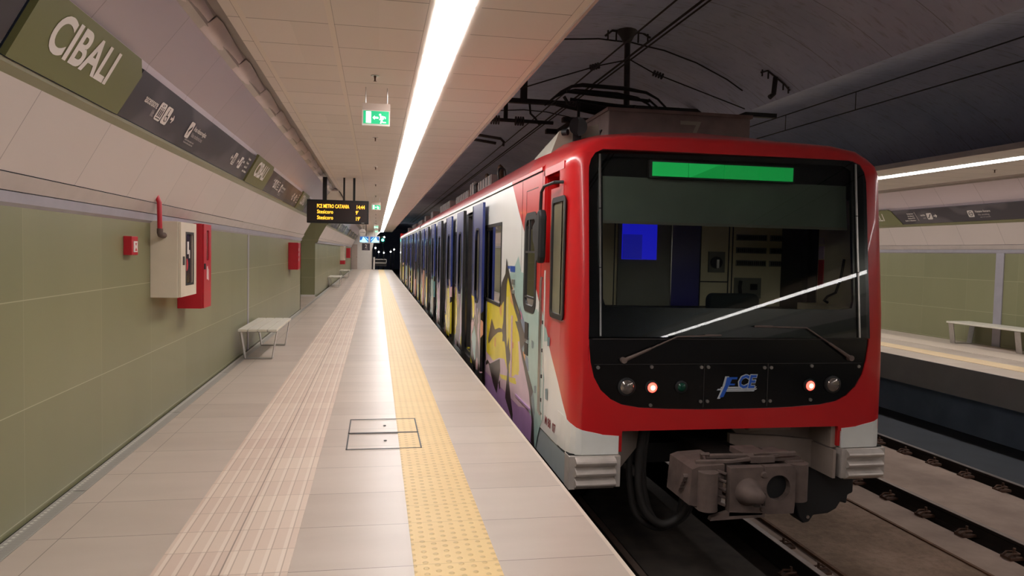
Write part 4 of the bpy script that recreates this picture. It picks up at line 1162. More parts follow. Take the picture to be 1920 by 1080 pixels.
# wipers
def wiper(p0, p1, p2, nm='wiper'):
    (x0, z0), (x1, z1), (x2, z2) = p0, p1, p2
    w_ = MB(); Q = lambda x, z, o: plane_pt(x, z, o)
    w_.tube([Q(x0, z0, -.03), Q(x0+(x1-x0)*.5, z0+(z1-z0)*.5, -.035)], [.016, .010], 8)
    w_.tube([Q(x0+(x1-x0)*.5, z0+(z1-z0)*.5, -.035), Q(x1, z1, -.03), Q(x2, z2, -.025)], .006, 6)
    w_.cyl(Q(x0, z0, -.045), Q(x0, z0, 0), .024, 14)
    o = w_.build(nm, 'coupler', T)
    MB().tube([Q(x1*.25+x2*.75-(x2-x1)*.1, z2+.0, -.012), Q(x2, z2, -.012)], .007, 6).build('blade', 'coupler', o)
wiper((1.955, .815), (2.40, 1.005), (2.785, 1.015))
wiper((3.965, .825), (3.55, 1.08), (3.09, 1.09))
# blind
mb = MB(); rows = []
for zz in (1.925, 2.0, 2.1, 2.2, 2.30): rows.append([(1.80+k*.0747, 5.635+lean(zz)+.11+.006*math.sin(k*1.3+zz*9), zz) for k in range(31)])
mb.loft(rows, False); bl = mb.build('sun_blind', 'blind', T)
B(1.81, 4.03, 5.83, 5.845, 1.912, 1.935).build('blind_bar', 'cabdark', bl)
B(1.70, 4.14, 5.90, 5.91, 2.18, 2.50).build('header_panel', 'deepblack', T)
# ---- cab interior
B(1.60, 4.25, 5.75, 7.0, .90, 1.16).build('cab_desk', 'black', T)
B(1.60, 4.25, 5.95, 7.02, 2.40, 2.42).build('cab_ceiling', 'cabdark', T)
cb = B(1.60, 4.25, 7.0, 7.05, .0, 2.37).build('cab_rear_wall', 'cabcream', T)
g = MB(); g.box(2.34, 2.90, 6.97, 7.0, .3, 2.33); g.build('cab_door', 'cabdark', cb)
B(2.885, 2.895, 6.955, 6.97, 1.1, 2.2).build('door_rail', 'steel', cb)
B(2.90, 3.20, 6.975, 7.0, .3, 2.33).build('blue_panel', 'cabblue', cb)
B(2.375, 2.735, 6.962, 6.969, 1.615, 2.05).build('lit_window', 'blueglow', cb)
g = MB(); g.box(2.38, 2.58, 6.957, 6.962, 1.62, 1.86); g.build('window_shade', 'bluedim', cb)
g = MB(); [g.box(x-.004, x+.004, 6.99, 7.0, .3, 2.3) for x in (2.31, 3.215, 3.52, 3.56)]; g.box(3.22, 3.52, 6.99, 7.0, 1.40, 1.41); g.build('panel_joint', 'black', cb)
B(3.30, 3.475, 6.98, 7.0, 1.50, 1.71).build('handle_recess', 'cabdark', cb); MB().cyl((3.375, 6.95, 1.60), (3.375, 6.98, 1.60), .06, 18).build('recess_disc', 'black', cb)
B(3.365, 3.39, 6.93, 6.95, 1.545, 1.63).build('handle', 'steel', cb)
g = MB()
for z in (1.86, 1.73, 1.60): g.box(3.60, 3.93, 6.985, 7.0, z-.03, z+.03); g.box(3.97, 4.17, 6.985, 7.0, z-.03, z+.03)
g.build('breaker_row', 'cabdark', cb)
g = MB()
for z in (1.86, 1.73, 1.60):
    for k in range(14): g.box(3.61+k*.0225, 3.624+k*.0225, 6.978, 6.986, z-.02, z+.02)
    for k in range(8): g.box(3.98+k*.0225, 3.994+k*.0225, 6.978, 6.986, z-.02, z+.02)
g.build('breaker_switches', 'black', cb)
B(3.59, 3.88, 6.98, 7.0, 1.24, 1.45).build('telephone_panel', 'cabdark', cb); B(3.76, 3.83, 6.96, 6.98, 1.33, 1.39).build('telephone_box', 'black', cb)
MB().tube([(3.64, 6.95, 1.42), (3.63, 6.95, 1.36), (3.64, 6.95, 1.28)], .018, 8).build('handset', 'black', cb)
B(4.10, 4.16, 6.6, 6.99, .95, 2.36).build('locker_edge', 'black', cb)
cw = B(4.20, 4.245, 5.82, 6.99, .2, 2.37).build('cab_side_wall', 'cabcream', T)
for a, b, c, d, m_ in ((6.40, 6.48, 1.80, 1.86, 'cream'), (6.40, 6.48, 1.66, 1.78, 'g_lilac'), (6.40, 6.48, 1.40, 1.65, 'redp'), (6.50, 6.90, 1.0, 2.3, 'black')): B(4.19, 4.205, a, b, c, d).build('wall_strip', m_, cw)
MB().tube([(4.19, 6.3, 1.25), (4.15, 6.3, 1.27), (4.15, 6.25, 1.31), (4.165, 6.15, 1.35), (4.18, 6.1, 1.50), (4.19, 6.08, 1.66)], .012, 8).build('microphone_arm', 'black', cw)
B(4.0, 4.2, 6.0, 6.5, 1.16, 1.235).build('desk_box', 'cabcream', cw)
st_ = MB().prism(rrect(2.98, 3.47, 1.0, 1.325, .06, 5), 'y', 6.25, 6.36).build('seat', 'seat', T, bevel=.02)
B(1.57, 1.60, 6.75, 7.0, .2, 2.37).build('cab_post', 'cabdark', T)
# ---- cab side windows, door, mirror, rails, numerals
def window(y0, y1, z0, z1, r, fr_, mats='sideglass', x=XL, par=None, nm='side_window'):
    n = 5; out = rrect(y0, y1, z0, z1, r, n); inn = rrect(y0+fr_, y1-fr_, z0+fr_, z1-fr_, max(.01, r-fr_*.6), n)
    mb = MB(); mb.loft([[(x, a, b) for a, b in out], [(x-.008, a, b) for a, b in out], [(x-.008, a, b) for a, b in inn], [(x+.01, a, b) for a, b in inn]], True, False)
    w_ = mb.build(nm, 'rubber', par or T)
    g = MB(); g.add([(x+.006, a, b) for a, b in inn], [tuple(range(len(inn)))]); g.build('pane', mats, w_)
    return w_
wd = window(5.86, 6.335, 1.10, 2.135, .06, .045, 'frostglass', x=XL-.006, nm='corner_window')
B(XL+.012, XL+.03, 5.9, 6.33, 1.12, 2.12).build('pane_backing', 'rubber', wd)
wd = window(6.95, 7.55, 1.06, 2.06, .13, .07, 'sideglass', nm='cab_door_window')
g = MB(); g.box(XL-.006, XL+.004, 7.0, 7.5, 1.655, 1.675); g.box(XL-.006, XL+.004, 7.0, 7.5, 1.20, 1.22); g.box(XL-.004, XL+.004, 7.32, 7.35, 1.67, 2.0); g.build('sash_bar', 'dsteel', wd)
g = MB()
for (a, b, c, d) in ((6.76, 6.768, .04, 2.41), (7.72, 7.728, .04, 2.41), (6.95, 7.5, 2.28, 2.288), (7.5, 7.506, 2.0, 2.288)): g.box(XL-.0015, XL+.001, a, b, c, d)
g.build('cab_door_joint', 'dsteel', T)
g = MB(); g.tube([(XL-.03, 6.57, 1.44), (XL-.04, 6.57, 1.40), (XL-.04, 6.55, .22), (XL-.02, 6.55, .18)], .014, 8); g.build('grab_rail', 'steel', T)
g = MB(); g.box(XL-.004, XL+.002, 6.56, 6.60, .12, 1.50)
g.build('rail_channel', 'trainwhite', T)
for zz in (.30, .52, .76, 1.02): MB().cyl((XL-.008, 6.62, zz), (XL, 6.62, zz), .018, 12).build('step_hole', 'black', T)
MB().tube([(XL+.02, 5.99, 2.25), (XL-.06, 6.05, 2.25), (XL-.08, 6.35, 2.24), (XL-.08, 6.46, 2.20), (XL-.08, 6.48, 2.10), (XL-.08, 6.50, 1.80)], .014, 8).build('mirror_arm', 'black', T)
mb = MB(); ol = [(6.42, 2.02), (6.34, 2.04), (6.30, 1.98), (6.31, 1.62), (6.36, 1.56), (6.44, 1.60), (6.50, 1.70), (6.58, 1.76), (6.60, 1.90), (6.50, 1.94)]
mb.prism(ol, 'x', XL-.13, XL-.06); mb.build('mirror', 'black', T, bevel=.02)
text('M 88  07', .105, (XL-.003, 6.45, .155), (0, -1, 0), (0, 0, 1), 'darkred', T, 'number_lettering', off=.003, sx=1.05)
# handles and vents on the side
g = MB(); g.box(XL-.02, XL, 8.05, 8.15, 1.30, 1.36); g.box(XL-.02, XL, 8.05, 8.15, 1.20, 1.24); g.build('door_handle', 'steel', T)
for a, z0, z1 in ((7.42, .78, .95), (7.42, .62, .74)): B(XL-.010, XL+.002, a-.16, a, z0, z1).build('step_recess', 'dsteel', T)
B(XL-.015, XL, 8.13, 8.17, .25, .95).build('grab_rail', 'g_lilac' if 'g_lilac' in MT else 'steel', T)
B(XL-.012, XL, 7.1, 7.85, .10, .12).build('step_edge', 'g_purple', T)
# passenger windows
def pwindow(y0, y1):
    w_ = window(y0, y1, .98, 2.03, .05, .04, 'sideglass')
    return w_
for h_ in H1 + H2:
    if h_[2] > .5: pwindow(h_[0], h_[1])
# ---- doors: frames, leaves slid open outside the body, dark pillars inside
def leaf(c, side_, par=None):
    """side_ -1: leaf nearer the camera, +1: leaf on the far side of the opening"""
    y0 = c-.60-1.05 if side_ < 0 else c+.60
    y1 = y0+1.05
    x0 = XL-.085
    n = 5
    out = [(y1, 2.34), (y0, 2.34), (y0, -.02), (y1, -.02)]
    wy0, wy1 = y0+.30, y0+.72
    inn = rrect(wy0, wy1, .95, 1.97, .14, n)
    o4 = []
    for k in range(4): o4 += [out[k]]*(n+1)
    mb = MB(); mb.loft([[(x0+.035, a, b) for a, b in o4], [(x0, a, b) for a, b in o4], [(x0, a, b) for a, b in inn], [(x0+.035, a, b) for a, b in inn]], True, False)
    d_ = mb.build('door_leaf', 'door', T)
    ri = rrect(wy0-.03, wy1+.03, .92, 2.0, .16, n); mb = MB(); mb.loft([[(x0-.004, a, b) for a, b in ri], [(x0-.004, a, b) for a, b in inn], [(x0+.02, a, b) for a, b in inn]], True, False); mb.build('window_gasket', 'rubber', d_)
    g = MB(); g.add([(x0+.015, a, b) for a, b in inn], [tuple(range(len(inn)))]); g.build('pane', 'mask', d_)
    ye = y1 if side_ < 0 else y0
    B(x0-.004, x0+.045, ye-.02, ye+.02, -.02, 2.34).build('edge_rubber', 'rubber', d_)
    return d_
for c in doors1 + doors2:
    leaf(c, -1); leaf(c, 1)
    fr_ = MB(); fr_.box(XL+.0, XL+.06, c-.64, c-.60, .02, 2.28); fr_.box(XL, XL+.06, c+.60, c+.64, .02, 2.28); fr_.box(XL, XL+.06, c-.64, c+.64, 2.24, 2.30)
    f_ = fr_.build('door_frame', 'dsteel', T)
    g = MB(); g.box(XL+.06, XL+.30, c+.60, c+.66, .03, 2.25); [g.cyl((XL+.13+.04*(k % 2), c+.585, .25+.2*k), (XL+.13+.04*(k % 2), c+.60, .25+.2*k), .012, 8) for k in range(9)]
    g.build('door_pillar', 'dsteel', f_)
    B(XL-.01, XL+.3, c-.60, c+.60, .0, .035).build('threshold', 'steel', f_)
    g = MB(); g.tube([(XL+.1, c-.5, 2.20), (XL+.1, c+.5, 2.20)], .02, 6); g.tube([(XL+.18, c-.5, 2.15), (XL+.18, c+.5, 2.17)], .015, 6); g.tube([(XL+.15, c+.1, 2.15), (XL+.12, c+.22, 2.02), (XL+.18, c+.35, 2.1)], .015, 6)
    g.build('door_gear', 'dsteel', f_)
    B(XL-.03, XL+.03, c-.55, c+.55, -.16, -.04).build('step', 'dsteel', T)
# saloon interior shells
for a, b in ((7.06, 26.45), (27.15, 47.9)):
    B(XL+.04, XR-.03, a, b, -.06, .0).build('saloon_floor', 'interior', T)
    B(XR-.32, XR-.28, a, b, .0, 2.35).build('saloon_wall', 'interior', T)
    B(XL+.06, XR-.05, a, b, 2.33, 2.36).build('saloon_ceiling', 'interior', T)
B(XL+.04, XR-.04, 26.44, 26.48, -.1, 2.5).build('end_wall', 'trainwhite', T)
B(XL+.04, XR-.04, 27.12, 27.16, -.1, 2.5).build('end_wall', 'trainwhite', T)
B(XL+.3, XR-.3, 26.4, 27.2, -.2, 2.3).build('gangway_bellows', 'rubber', T)
B(XL, XR, 47.95, 48.0, -.1, 2.75).build('end_wall', 'trainred', T)
# ---- graffiti on the first car side
GR = [
('lightblue', [(8.28, 1.435), (8.02, 1.541), (7.88, 1.62), (7.71, 1.452), (7.51, 1.439), (7.47, 1.073), (6.88, 1.12), (6.67, 1.037), (6.48, 0.974), (6.37, 0.875), (7.3, 0.762), (7.86, 1.081), (8.39, 1.411)]),
('lightblue', [(7.71, 1.06), (6.87, 1.06), (6.72, 1.165), (6.59, 1.066), (6.5, 0.899), (6.65, 0.758), (6.53, 0.529), (6.52, 0.15), (6.69, -0.001), (6.83, -0.207), (7.07, -0.002), (7.33, 0.394), (7.7, 0.808)]),
('purple', [(10.24, 0.152), (8.99, 0.353), (8.54, 0.189), (7.71, 0.171), (7.0, 0.042), (6.99, -0.203), (7.92, -0.231), (10.19, -0.237)]),
('lilac', [(10.12, 0.294), (9.45, 0.248), (8.55, 0.258), (8.06, 0.204), (7.17, 0.287), (7.02, 0.125), (7.69, 0.015), (8.52, 0.016), (10.15, -0.001)]),
('lilac', [(8.56, 1.134), (8.09, 1.163), (7.76, 0.961), (7.59, 0.632), (7.3, 0.459), (7.1, 0.286), (8.06, 0.187), (10.15, -0.001), (10.08, 0.197), (9.0, 0.407)]),
('yellow', [(10.1, 0.987), (9.07, 0.991), (8.72, 1.23), (8.19, 1.257), (7.81, 1.037), (7.96, 0.894), (7.76, 0.642), (7.69, 0.397), (8.07, 0.269), (8.4, 0.282), (8.62, 0.389), (8.99, 0.353), (9.45, 0.248), (10.05, 0.283)]),
('yellow', [(8.22, 0.379), (7.73, 0.414), (7.73, 0.343), (8.21, 0.296)]),
('yellow', [(8.15, 0.221), (7.85, 0.257), (7.85, 0.225), (8.15, 0.188)]),
('yellow', [(10.11, 0.988), (9.1, 0.978), (8.72, 1.081), (8.55, 1.406), (8.09, 1.183), (7.34, 0.756), (10.0, 0.433)]),
('yellow', [(8.97, 0.154), (7.89, 0.283), (7.88, 0.219), (8.8, 0.127)]),
('cream', [(8.54, 1.135), (8.44, 1.141), (8.42, 0.677), (8.49, 0.582)]),
('lightblue2', [(7.73, 1.09), (7.39, 0.903), (7.32, 0.775), (7.52, 0.642), (7.24, 0.589), (7.19, 0.477), (7.3, 0.459), (7.59, 0.632), (7.88, 0.886)]),
('orange', [(8.33, 1.312), (8.15, 1.259), (8.0, 1.13), (8.1, 1.123), (8.37, 1.207)]),
('orange', [(8.33, 1.233), (8.04, 1.117), (8.07, 1.049), (8.31, 1.099)]),
('orange', [(9.07, 0.973), (8.88, 1.023), (8.89, 0.859), (9.01, 0.904)]),
('orange', [(7.51, 0.627), (7.38, 0.646), (7.39, 0.537), (7.46, 0.541)]),
('orange', [(9.37, 0.567), (9.27, 0.559), (9.28, 0.444), (9.38, 0.451)]),
('orange', [(8.16, 0.657), (8.04, 0.655), (8.05, 0.587), (8.15, 0.591)]),
('pink', [(7.74, 1.042), (7.62, 1.02), (7.59, 0.953), (7.72, 0.965)]),
('black', [(8.62, 1.589), (8.5, 1.491), (7.97, 1.092), (7.34, 0.756), (7.45, 0.743), (8.07, 1.045), (8.48, 1.367), (8.56, 1.281), (8.58, 0.985), (8.5, 0.616), (8.78, 0.582), (8.72, 1.081), (8.67, 1.403)]),
('black', [(9.11, 1.055), (8.91, 1.286), (8.67, 1.403), (8.72, 1.081), (8.92, 1.002)]),
('black', [(8.76, 1.229), (8.59, 1.237), (8.56, 0.802), (8.46, 0.55), (8.35, 0.685), (8.31, 0.57), (8.2, 0.466), (8.32, 0.363), (8.26, 0.151), (8.0, -0.15), (8.04, -0.222), (8.51, -0.052), (8.4, 0.282), (8.59, 0.569), (8.84, 0.701), (8.71, 0.875)]),
('black', [(7.98, 0.905), (7.67, 0.914), (7.34, 0.772), (7.58, 0.649), (6.96, 0.312), (6.92, 0.06), (6.86, -0.211), (7.03, -0.193), (7.0, 0.013), (7.17, 0.272), (7.66, 0.639), (7.73, 0.773)]),
('black', [(8.3, 1.252), (8.21, 1.256), (7.64, 0.988), (7.69, 0.919), (7.81, 1.021)]),
('black', [(9.89, 0.416), (9.92, 0.483), (9.65, 0.781), (9.36, 0.664), (9.04, 0.72), (8.84, 0.728), (8.84, 0.69), (9.14, 0.649), (9.49, 0.553)]),
('black', [(10.1, 0.132), (9.94, 0.192), (9.72, 0.168), (8.94, 0.346), (8.89, 0.202), (9.14, -0.123), (9.44, -0.041), (9.85, 0.159), (10.06, 0.096)]),
('black', [(10.41, 1.145), (10.21, 1.155), (10.24, 0.529), (10.1, 0.173), (10.24, 0.111), (10.12, -0.204), (10.43, -0.175), (10.37, 0.515)]),
('black', [(9.01, 0.036), (8.89, 0.093), (8.86, -0.011), (8.91, -0.03)]),
('sticker', [(8.37, 1.504), (8.04, 1.505), (8.05, 1.438), (8.34, 1.437)]),
('sticker', [(8.54, 1.496), (8.39, 1.503), (8.39, 1.469), (8.51, 1.47)]),
('bluegrey', [(7.06, 0.235), (6.96, 0.312), (6.87, 0.128), (6.93, 0.057)]),
('bluegrey', [(7.32, 0.82), (7.21, 0.802), (7.24, 0.739), (7.31, 0.745)]),
('bluegrey', [(7.1, 0.801), (7.01, 0.796), (7.02, 0.723), (7.09, 0.728)]),
('bluegrey', [(6.42, 0.908), (6.32, 0.914), (6.33, 0.84), (6.41, 0.827)]),
('bluegrey', [(6.46, 0.434), (6.36, 0.453), (6.36, 0.347), (6.44, 0.344)]),
('bluegrey', [(6.93, 0.375), (6.83, 0.393), (6.84, 0.321), (6.91, 0.307)])
]
byc = {}
for i, (c_, pts) in enumerate(GR):
    byc.setdefault(c_, MB())
    m_ = byc[c_]; x_ = XL - .0018 - i*.00007
    m_.add([(x_, a, b) for a, b in pts], [tuple(range(len(pts)))])
lab = dict(yellow='yellow spray paint', black='black graffiti outlines', lightblue='pale turquoise spray paint', purple='purple spray paint at the bottom')
for c_, m_ in byc.items():
    o = m_.build('sticker' if c_ == 'sticker' else 'graffiti', 'g_'+c_, T, recalc=False)
    if c_ in lab: o['label'] = lab[c_]

# ---- roof equipment
def bx(x0, x1, y0, y1, z0, z1, nm, mat, bev=0.0): return B(x0, x1, y0, y1, z0, z1).build(nm, mat, T, bevel=bev)
u = bx(2.42, 4.9-.85, 7.65, 10.6, 2.80, 3.20, 'roof_unit', 'roofbox', .01)
B(2.40, 4.07, 7.63, 10.62, 3.19, 3.225).build('lid', 'roofbox', u)
g = MB(); g.add([(x, 7.62, z) for x, z in ((3.22, 3.12), (3.46, 3.12), (3.36, 2.88), (3.31, 2.88), (3.40, 3.08), (3.22, 3.08))], [tuple(range(6))]); g.build('painted_mark', 'roofgrey', u)
g = MB(); g.prism([(7.86, 3.02), (8.05, 3.03), (8.0, 2.98), (7.97, 2.93), (7.94, 2.98)], 'x', 2.405, 2.42); g.build('torn_edge', 'black', u)
# fairing and horn
mb = MB(); mb.loft([[(1.66, 7.9, 2.60), (2.1, 7.9, 2.80), (2.1, 7.9, 2.84), (1.68, 7.9, 2.68)], [(1.62, 6.9, 2.60), (2.1, 6.9, 2.80), (2.08, 6.9, 2.90), (1.70, 6.9, 2.82)]], True, False, True); mb.build('roof_fairing', 'roofgrey', T)
hn = MB(); hn.tube([(1.83, 7.15, 2.86), (1.845, 6.95, 2.855), (1.85, 6.82, 2.852), (1.85, 6.78, 2.852), (1.85, 6.80, 2.852), (1.85, 6.9, 2.852)], [.02, .04, .075, .088, .075, .03], 24); hn.build('horn', 'black', T)
MB().cyl((1.72, 6.86, 2.80), (1.76, 6.82, 2.80), .03, 12).build('horn_valve', 'black', T)
bx(1.83, 1.90, 6.85, 7.2, 2.66, 2.82, 'horn_bracket', 'black')
# small boxes and pipes along the roof edge
for (y_, l_, h_) in ((12.2, 1.6, .16), (14.3, .7, .26), (15.3, 2.4, .14), (19.2, 3.0, .2), (25.0, .9, .22), (28.6, .8, .24), (31.0, 2.8, .16), (36.0, 3.5, .18), (43.0, 2.0, .2)):
    o = bx(1.86, 2.3, y_, y_+l_, 2.78, 2.84+h_*.7, 'roof_unit', 'roofbox', .01)
    g = MB(); n_ = max(2, int(l_/.3))
    for k in range(n_): g.box(1.85, 1.87, y_+.08+k*l_/n_, y_+.14+k*l_/n_, 2.80, 2.83+h_*.7)
    g.build('rib', 'dsteel', o)
for y_ in (11.3, 13.9, 14.1):
    MB().tube(smooth([(1.85, y_, 2.74), (1.83, y_, 2.88), (1.87, y_+.06, 2.95), (1.95, y_+.12, 2.94), (1.97, y_+.14, 2.8)]), .018, 8).build('roof_pipe', 'dsteel', T)
for y_ in (11.8, 13.2): MB().tube([(1.95, y_, 2.8), (1.95, y_, 3.02), (1.93, y_, 3.06)], [.05, .05, .02], 10).build('insulator', 'rustdark', T)
# pantograph
P_ = MB(); P_.box(2.35, 3.55, 9.35, 9.45, 3.36, 3.42); P_.box(2.35, 3.55, 10.3, 10.4, 3.36, 3.42); P_.box(2.5, 2.56, 9.35, 10.4, 3.36, 3.42); P_.box(3.3, 3.36, 9.35, 10.4, 3.36, 3.42)
for x_ in (2.5, 3.3):
    for y_ in (9.4, 10.35): P_.cyl((x_+.03, y_, 3.22), (x_+.03, y_, 3.37), .045, 10)
pan = P_.build('pantograph', 'wire', T)
def hornbar(y_, dz):
    pts = [(2.20, y_, 3.64+dz), (2.34, y_, 3.76+dz), (2.48, y_, 3.835+dz), (2.62, y_, 3.86+dz), (3.2, y_, 3.85+dz), (3.50, y_, 3.815+dz), (3.66, y_, 3.74+dz), (3.86, y_, 3.56+dz)]
    return MB().tube(pts, [.012, .015, .02, .028, .028, .02, .015, .014], 8)
hornbar(9.45, 0).build('collector_bar', 'wire', pan); hornbar(9.8, -.0).build('collector_bar', 'wire', pan)
g = MB()
for (a, b, za, zb) in ((2.45, 3.6, 3.80, 3.74), (2.50, 3.62, 3.70, 3.62)): g.tube([(a, 9.6, za), (b, 9.6, zb)], .022, 8)
g.tube([(2.55, 9.5, 3.62), (3.8, 9.5, 3.46)], .045, 8); g.tube([(2.45, 10.2, 3.75), (3.7, 10.2, 3.55)], .03, 8)
g.tube([(2.40, 9.55, 3.72), (2.47, 9.55, 3.62), (2.6, 9.5, 3.60)], .022, 8); g.tube([(3.55, 9.5, 3.74), (3.68, 9.5, 3.64), (3.62, 9.5, 3.52)], .016, 8)
g.tube([(3.2, 9.9, 3.40), (3.7, 9.6, 3.56)], .05, 8); g.box(3.0, 3.7, 9.5, 9.9, 3.42, 3.56)
g.build('folded_arm', 'wire', pan)
for x_, y_ in ((2.55, 9.35), (3.30, 9.35)): MB().cyl((x_, y_-.0, 3.40), (x_, y_, 3.62), .02, 8).build('spring', 'wire', pan)
# ---- coupler and front underframe
cy = 5.13
cpz = B(2.64, 3.155, cy, cy+.03, -.275, .075).build('coupler', 'coupler', T)
# face plate with round hole: ring
def hole_plate(x0, x1, z0, z1, hx, hz, r, y0, y1):
    n = 32; mb = MB(); out, inn = [], []
    for k in range(n):
        t = 2*math.pi*k/n; dx, dz = math.cos(t), math.sin(t)
        s = min(((x1-hx)/dx if dx > 1e-6 else (x0-hx)/dx if dx < -1e-6 else 9), ((z1-hz)/dz if dz > 1e-6 else (z0-hz)/dz if dz < -1e-6 else 9))
        out.append((hx+dx*s, hz+dz*s)); inn.append((hx+dx*r, hz+dz*r))
    mb.loft([[(a, y1, b) for a, b in out], [(a, y0, b) for a, b in out], [(a, y0, b) for a, b in inn], [(a, y1+.12, b) for a, b in inn]], True, False)
    return mb
hole_plate(2.90, 3.165, -.285, .082, 3.025, -.085, .098, cy-.06, cy+.0).build('face_plate', 'coupler', cpz)
B(2.63, 2.90, cy-.06, cy, -.285, .078).build('face_plate', 'coupler', cpz)
MB().cyl((3.025, cy-.002, -.085), (3.025, cy-.001, -.085), .097, 24).build('cone_socket', 'black', cpz)
MB().tube([(2.775, cy-.06, -.105), (2.775, cy-.085, -.105), (2.78, cy-.15, -.105), (2.80, cy-.21, -.11), (2.80, cy-.225, -.11)], [.105, .10, .075, .045, .012], 24).build('cone', 'coupler', cpz)
g = MB(); g.box(2.76, 2.80, cy-.20, cy-.1, -.175, -.10); g.box(2.825, 2.845, cy-.19, cy-.1, -.17, -.08); g.build('cone_notch', 'couplerdark', cpz)
for x_, z_ in ((2.90, .02), (2.90, -.24)): MB().tube([(x_, cy-.06, z_), (x_, cy-.072, z_)], [.026, .018], 12).build('bolt', 'coupler', cpz)
mb = MB(); mb.prism([(2.34, -.215), (2.36, .055), (2.42, .075), (2.62, .085), (2.62, .02), (2.60, -.2), (2.45, -.24)], 'y', cy+.02, cy+.45); mb.build('side_housing', 'coupler', cpz)
MB().tube([(2.475, cy-.01, .045), (2.475, cy-.01, -.235)], .075, 24).build('heater_drum', 'coupler', cpz)
mb = MB(); mb.prism(arc(2.475, cy-.01, .078, 190, 350, 10) + [(2.40, cy+.2), (2.40, cy+.1)][::-1], 'z', -.245, -.235); mb.build('drum_foot', 'coupler', cpz)
MB().tube([(3.235, cy+.05, .075), (3.235, cy+.05, -.215)], .088, 24).build('heater_drum', 'coupler', cpz)
B(3.16, 3.30, cy+.05, cy+.5, -.18, .08).build('side_housing', 'coupler', cpz)
mb = MB(); mb.prism([(2.48, -.315), (2.49, -.29), (2.62, -.255), (2.92, -.275), (2.92, -.305), (2.66, -.31)], 'y', cy-.06, cy-.01); mb.build('guide_horn', 'coupler', cpz)
g = MB(); random.seed(4)
for k in range(5):
    MB().tube([(2.56, cy+.02, -.20+.06*k), (2.62, cy-.01, -.22+.06*k)], .012, 6).build('contact_pin', 'coupler', cpz)
    MB().cyl((2.32, cy+.1+.02*k, -.02-.03*k), (2.36, cy+.1+.02*k, -.02-.03*k), .02, 8).build('side_bolt', 'coupler', cpz)
g = MB(); g.tube([(2.42, cy+.1, .085), (2.7, cy+.05, .10), (3.1, cy+.1, .12)], .018, 6); g.tube([(2.55, cy+.2, .10), (2.95, cy+.12, .115), (3.25, cy+.1, .13)], .022, 6); g.box(2.85, 3.05, cy+.05, cy+.4, .08, .125); g.tube([(2.52, cy+.2, .08), (2.50, cy+.18, .125), (2.56, cy+.18, .125), (2.58, cy+.2, .08)], .014, 6); g.box(3.0, 3.3, cy+.1, cy+.35, .075, .10)
g.tube([(2.9, cy+.1, .135), (2.98, cy+.08, .15), (3.05, cy+.1, .135), (3.25, cy+.1, .14)], .01, 6)
g.build('top_linkage', 'coupler', cpz)
B(2.78, 3.05, cy+.1, 6.9, -.16, .0).build('draw_bar', 'couplerdark', cpz)
# underframe pieces seen below the front
bx(1.98, 3.84, 6.0, 6.05, .24, .9, 'front_bulkhead', 'black')
uf = MB(); uf.prism([(3.02, .22), (3.845, .22), (3.845, .05), (3.40, .03), (3.15, .10)], 'y', 5.98, 6.03); uf.build('underframe_plate', 'under', T)
bx(3.16, 3.56, 5.80, 6.0, .17, .235, 'underframe_box', 'under', .01)
mb = MB(); mb.prism([(3.86, .05), (3.86, -.20), (3.60, -.17), (3.30, -.06), (3.05, .04), (3.05, .12), (3.5, .09)], 'y', 5.92, 5.97); mb.build('underframe_brace', 'under', T)
bx(3.845, 3.90, 5.66, 6.6, .05, .24, 'underframe_beam', 'under')
mb = MB(); mb.prism([(5.66, .23), (6.7, .23), (6.7, .12), (6.0, -.21), (5.66, -.21)], 'x', 1.945, 1.965); mb.build('underframe_beam', 'under', T)
mb = MB(); mb.prism([(1.95, .22), (2.26, .22), (2.22, .05), (2.04, -.17), (1.95, -.20)], 'y', 5.92, 5.96); mb.build('underframe_brace', 'under', T)
mb = MB(); mb.prism([(5.60, .04), (6.4, .04), (6.4, -.14), (5.95, -.20), (5.60, -.20)], 'x', 3.835, 3.862); mb.build('underframe_beam', 'under', T)
bx(1.6, 4.2, 6.4, 26.4, -.25, -.07, 'underframe', 'black'); bx(1.6, 4.2, 27.2, 47.9, -.25, -.07, 'underframe', 'black')
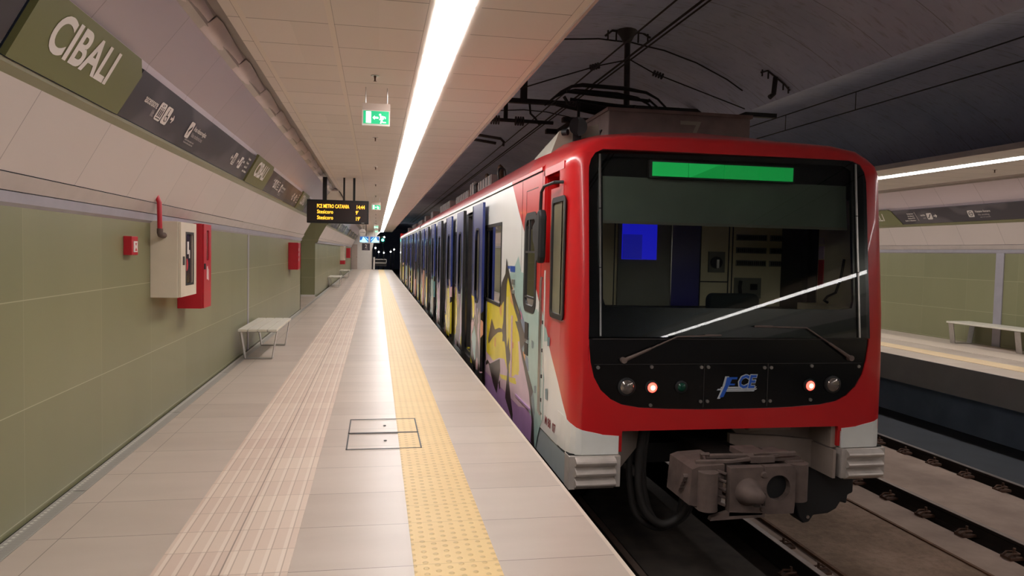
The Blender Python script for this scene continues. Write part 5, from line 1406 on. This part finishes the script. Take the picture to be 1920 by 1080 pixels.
for y_ in (11, 15, 31, 36): bx(1.75, 4.1, y_, y_+3, -.75, -.25, 'equipment_box', 'black')
# plough / sand pipe under the right bumper
mb = MB(); mb.prism([(3.60, -.20), (4.22, -.21), (4.22, -.42), (4.17, -.44), (4.16, -.52), (4.10, -.50), (4.06, -.56), (3.98, -.60), (3.84, -.61), (3.80, -.67), (3.74, -.68), (3.69, -.62), (3.66, -.52), (3.62, -.45)], 'y', 5.85, 6.05); mb.build('wheel_guard', 'black', T, bevel=.015)
MB().cyl((3.78, 5.84, -.62), (3.78, 5.86, -.62), .015, 10).build('guard_bolt', 'steel', T)
# hoses
for k, (xa, xb, r) in enumerate(((2.20, 2.62, .035), (2.26, 2.60, .03), (2.16, 2.70, .028))):
    yy = 5.85+.06*k
    pts = [(xa+.03, yy, .22), (xa, yy, -.05), (xa, yy-.02, -.30), (xa+.06, yy-.04, -.50-.03*k), ((xa+xb)/2, yy-.06, -.60-.04*k), (xb-.04, yy-.08, -.50-.03*k), (xb, yy-.1, -.30), (xb-.02, yy-.2, -.12)]
    MB().tube(smooth(pts), r, 10).build('hose', 'hose', T)
# bogies
def bogie(yc, near=False):
    f_ = MB(); f_.box(1.95, 2.05, yc-1.3, yc+1.3, -.55, -.35); f_.box(3.77, 3.87, yc-1.3, yc+1.3, -.55, -.35); f_.box(2.0, 3.8, yc-.2, yc+.2, -.6, -.3)
    b = f_.build('bogie_frame', 'black', T)
    for dy in (-.95, .95):
        for x_ in (2.10, 3.58):
            sg = -1 if x_ < 3 else 1
            xa = 2.905 + sg*.70
            MB().tube([(xa-sg*.02, yc+dy, -.53), (xa, yc+dy, -.53), (xa+sg*.002, yc+dy, -.53), (xa+sg*.10, yc+dy, -.53)], [.42, .42, .399, .399], 28).build('wheel', 'rail', b)
        MB().cyl((2.1, yc+dy, -.53), (3.7, yc+dy, -.53), .07, 10).build('axle', 'rail', b)
for y_ in (8.6, 23.6, 30.0, 45.0): bogie(y_)
# thin cable sill between platform edge and rails stays dark : nothing more here
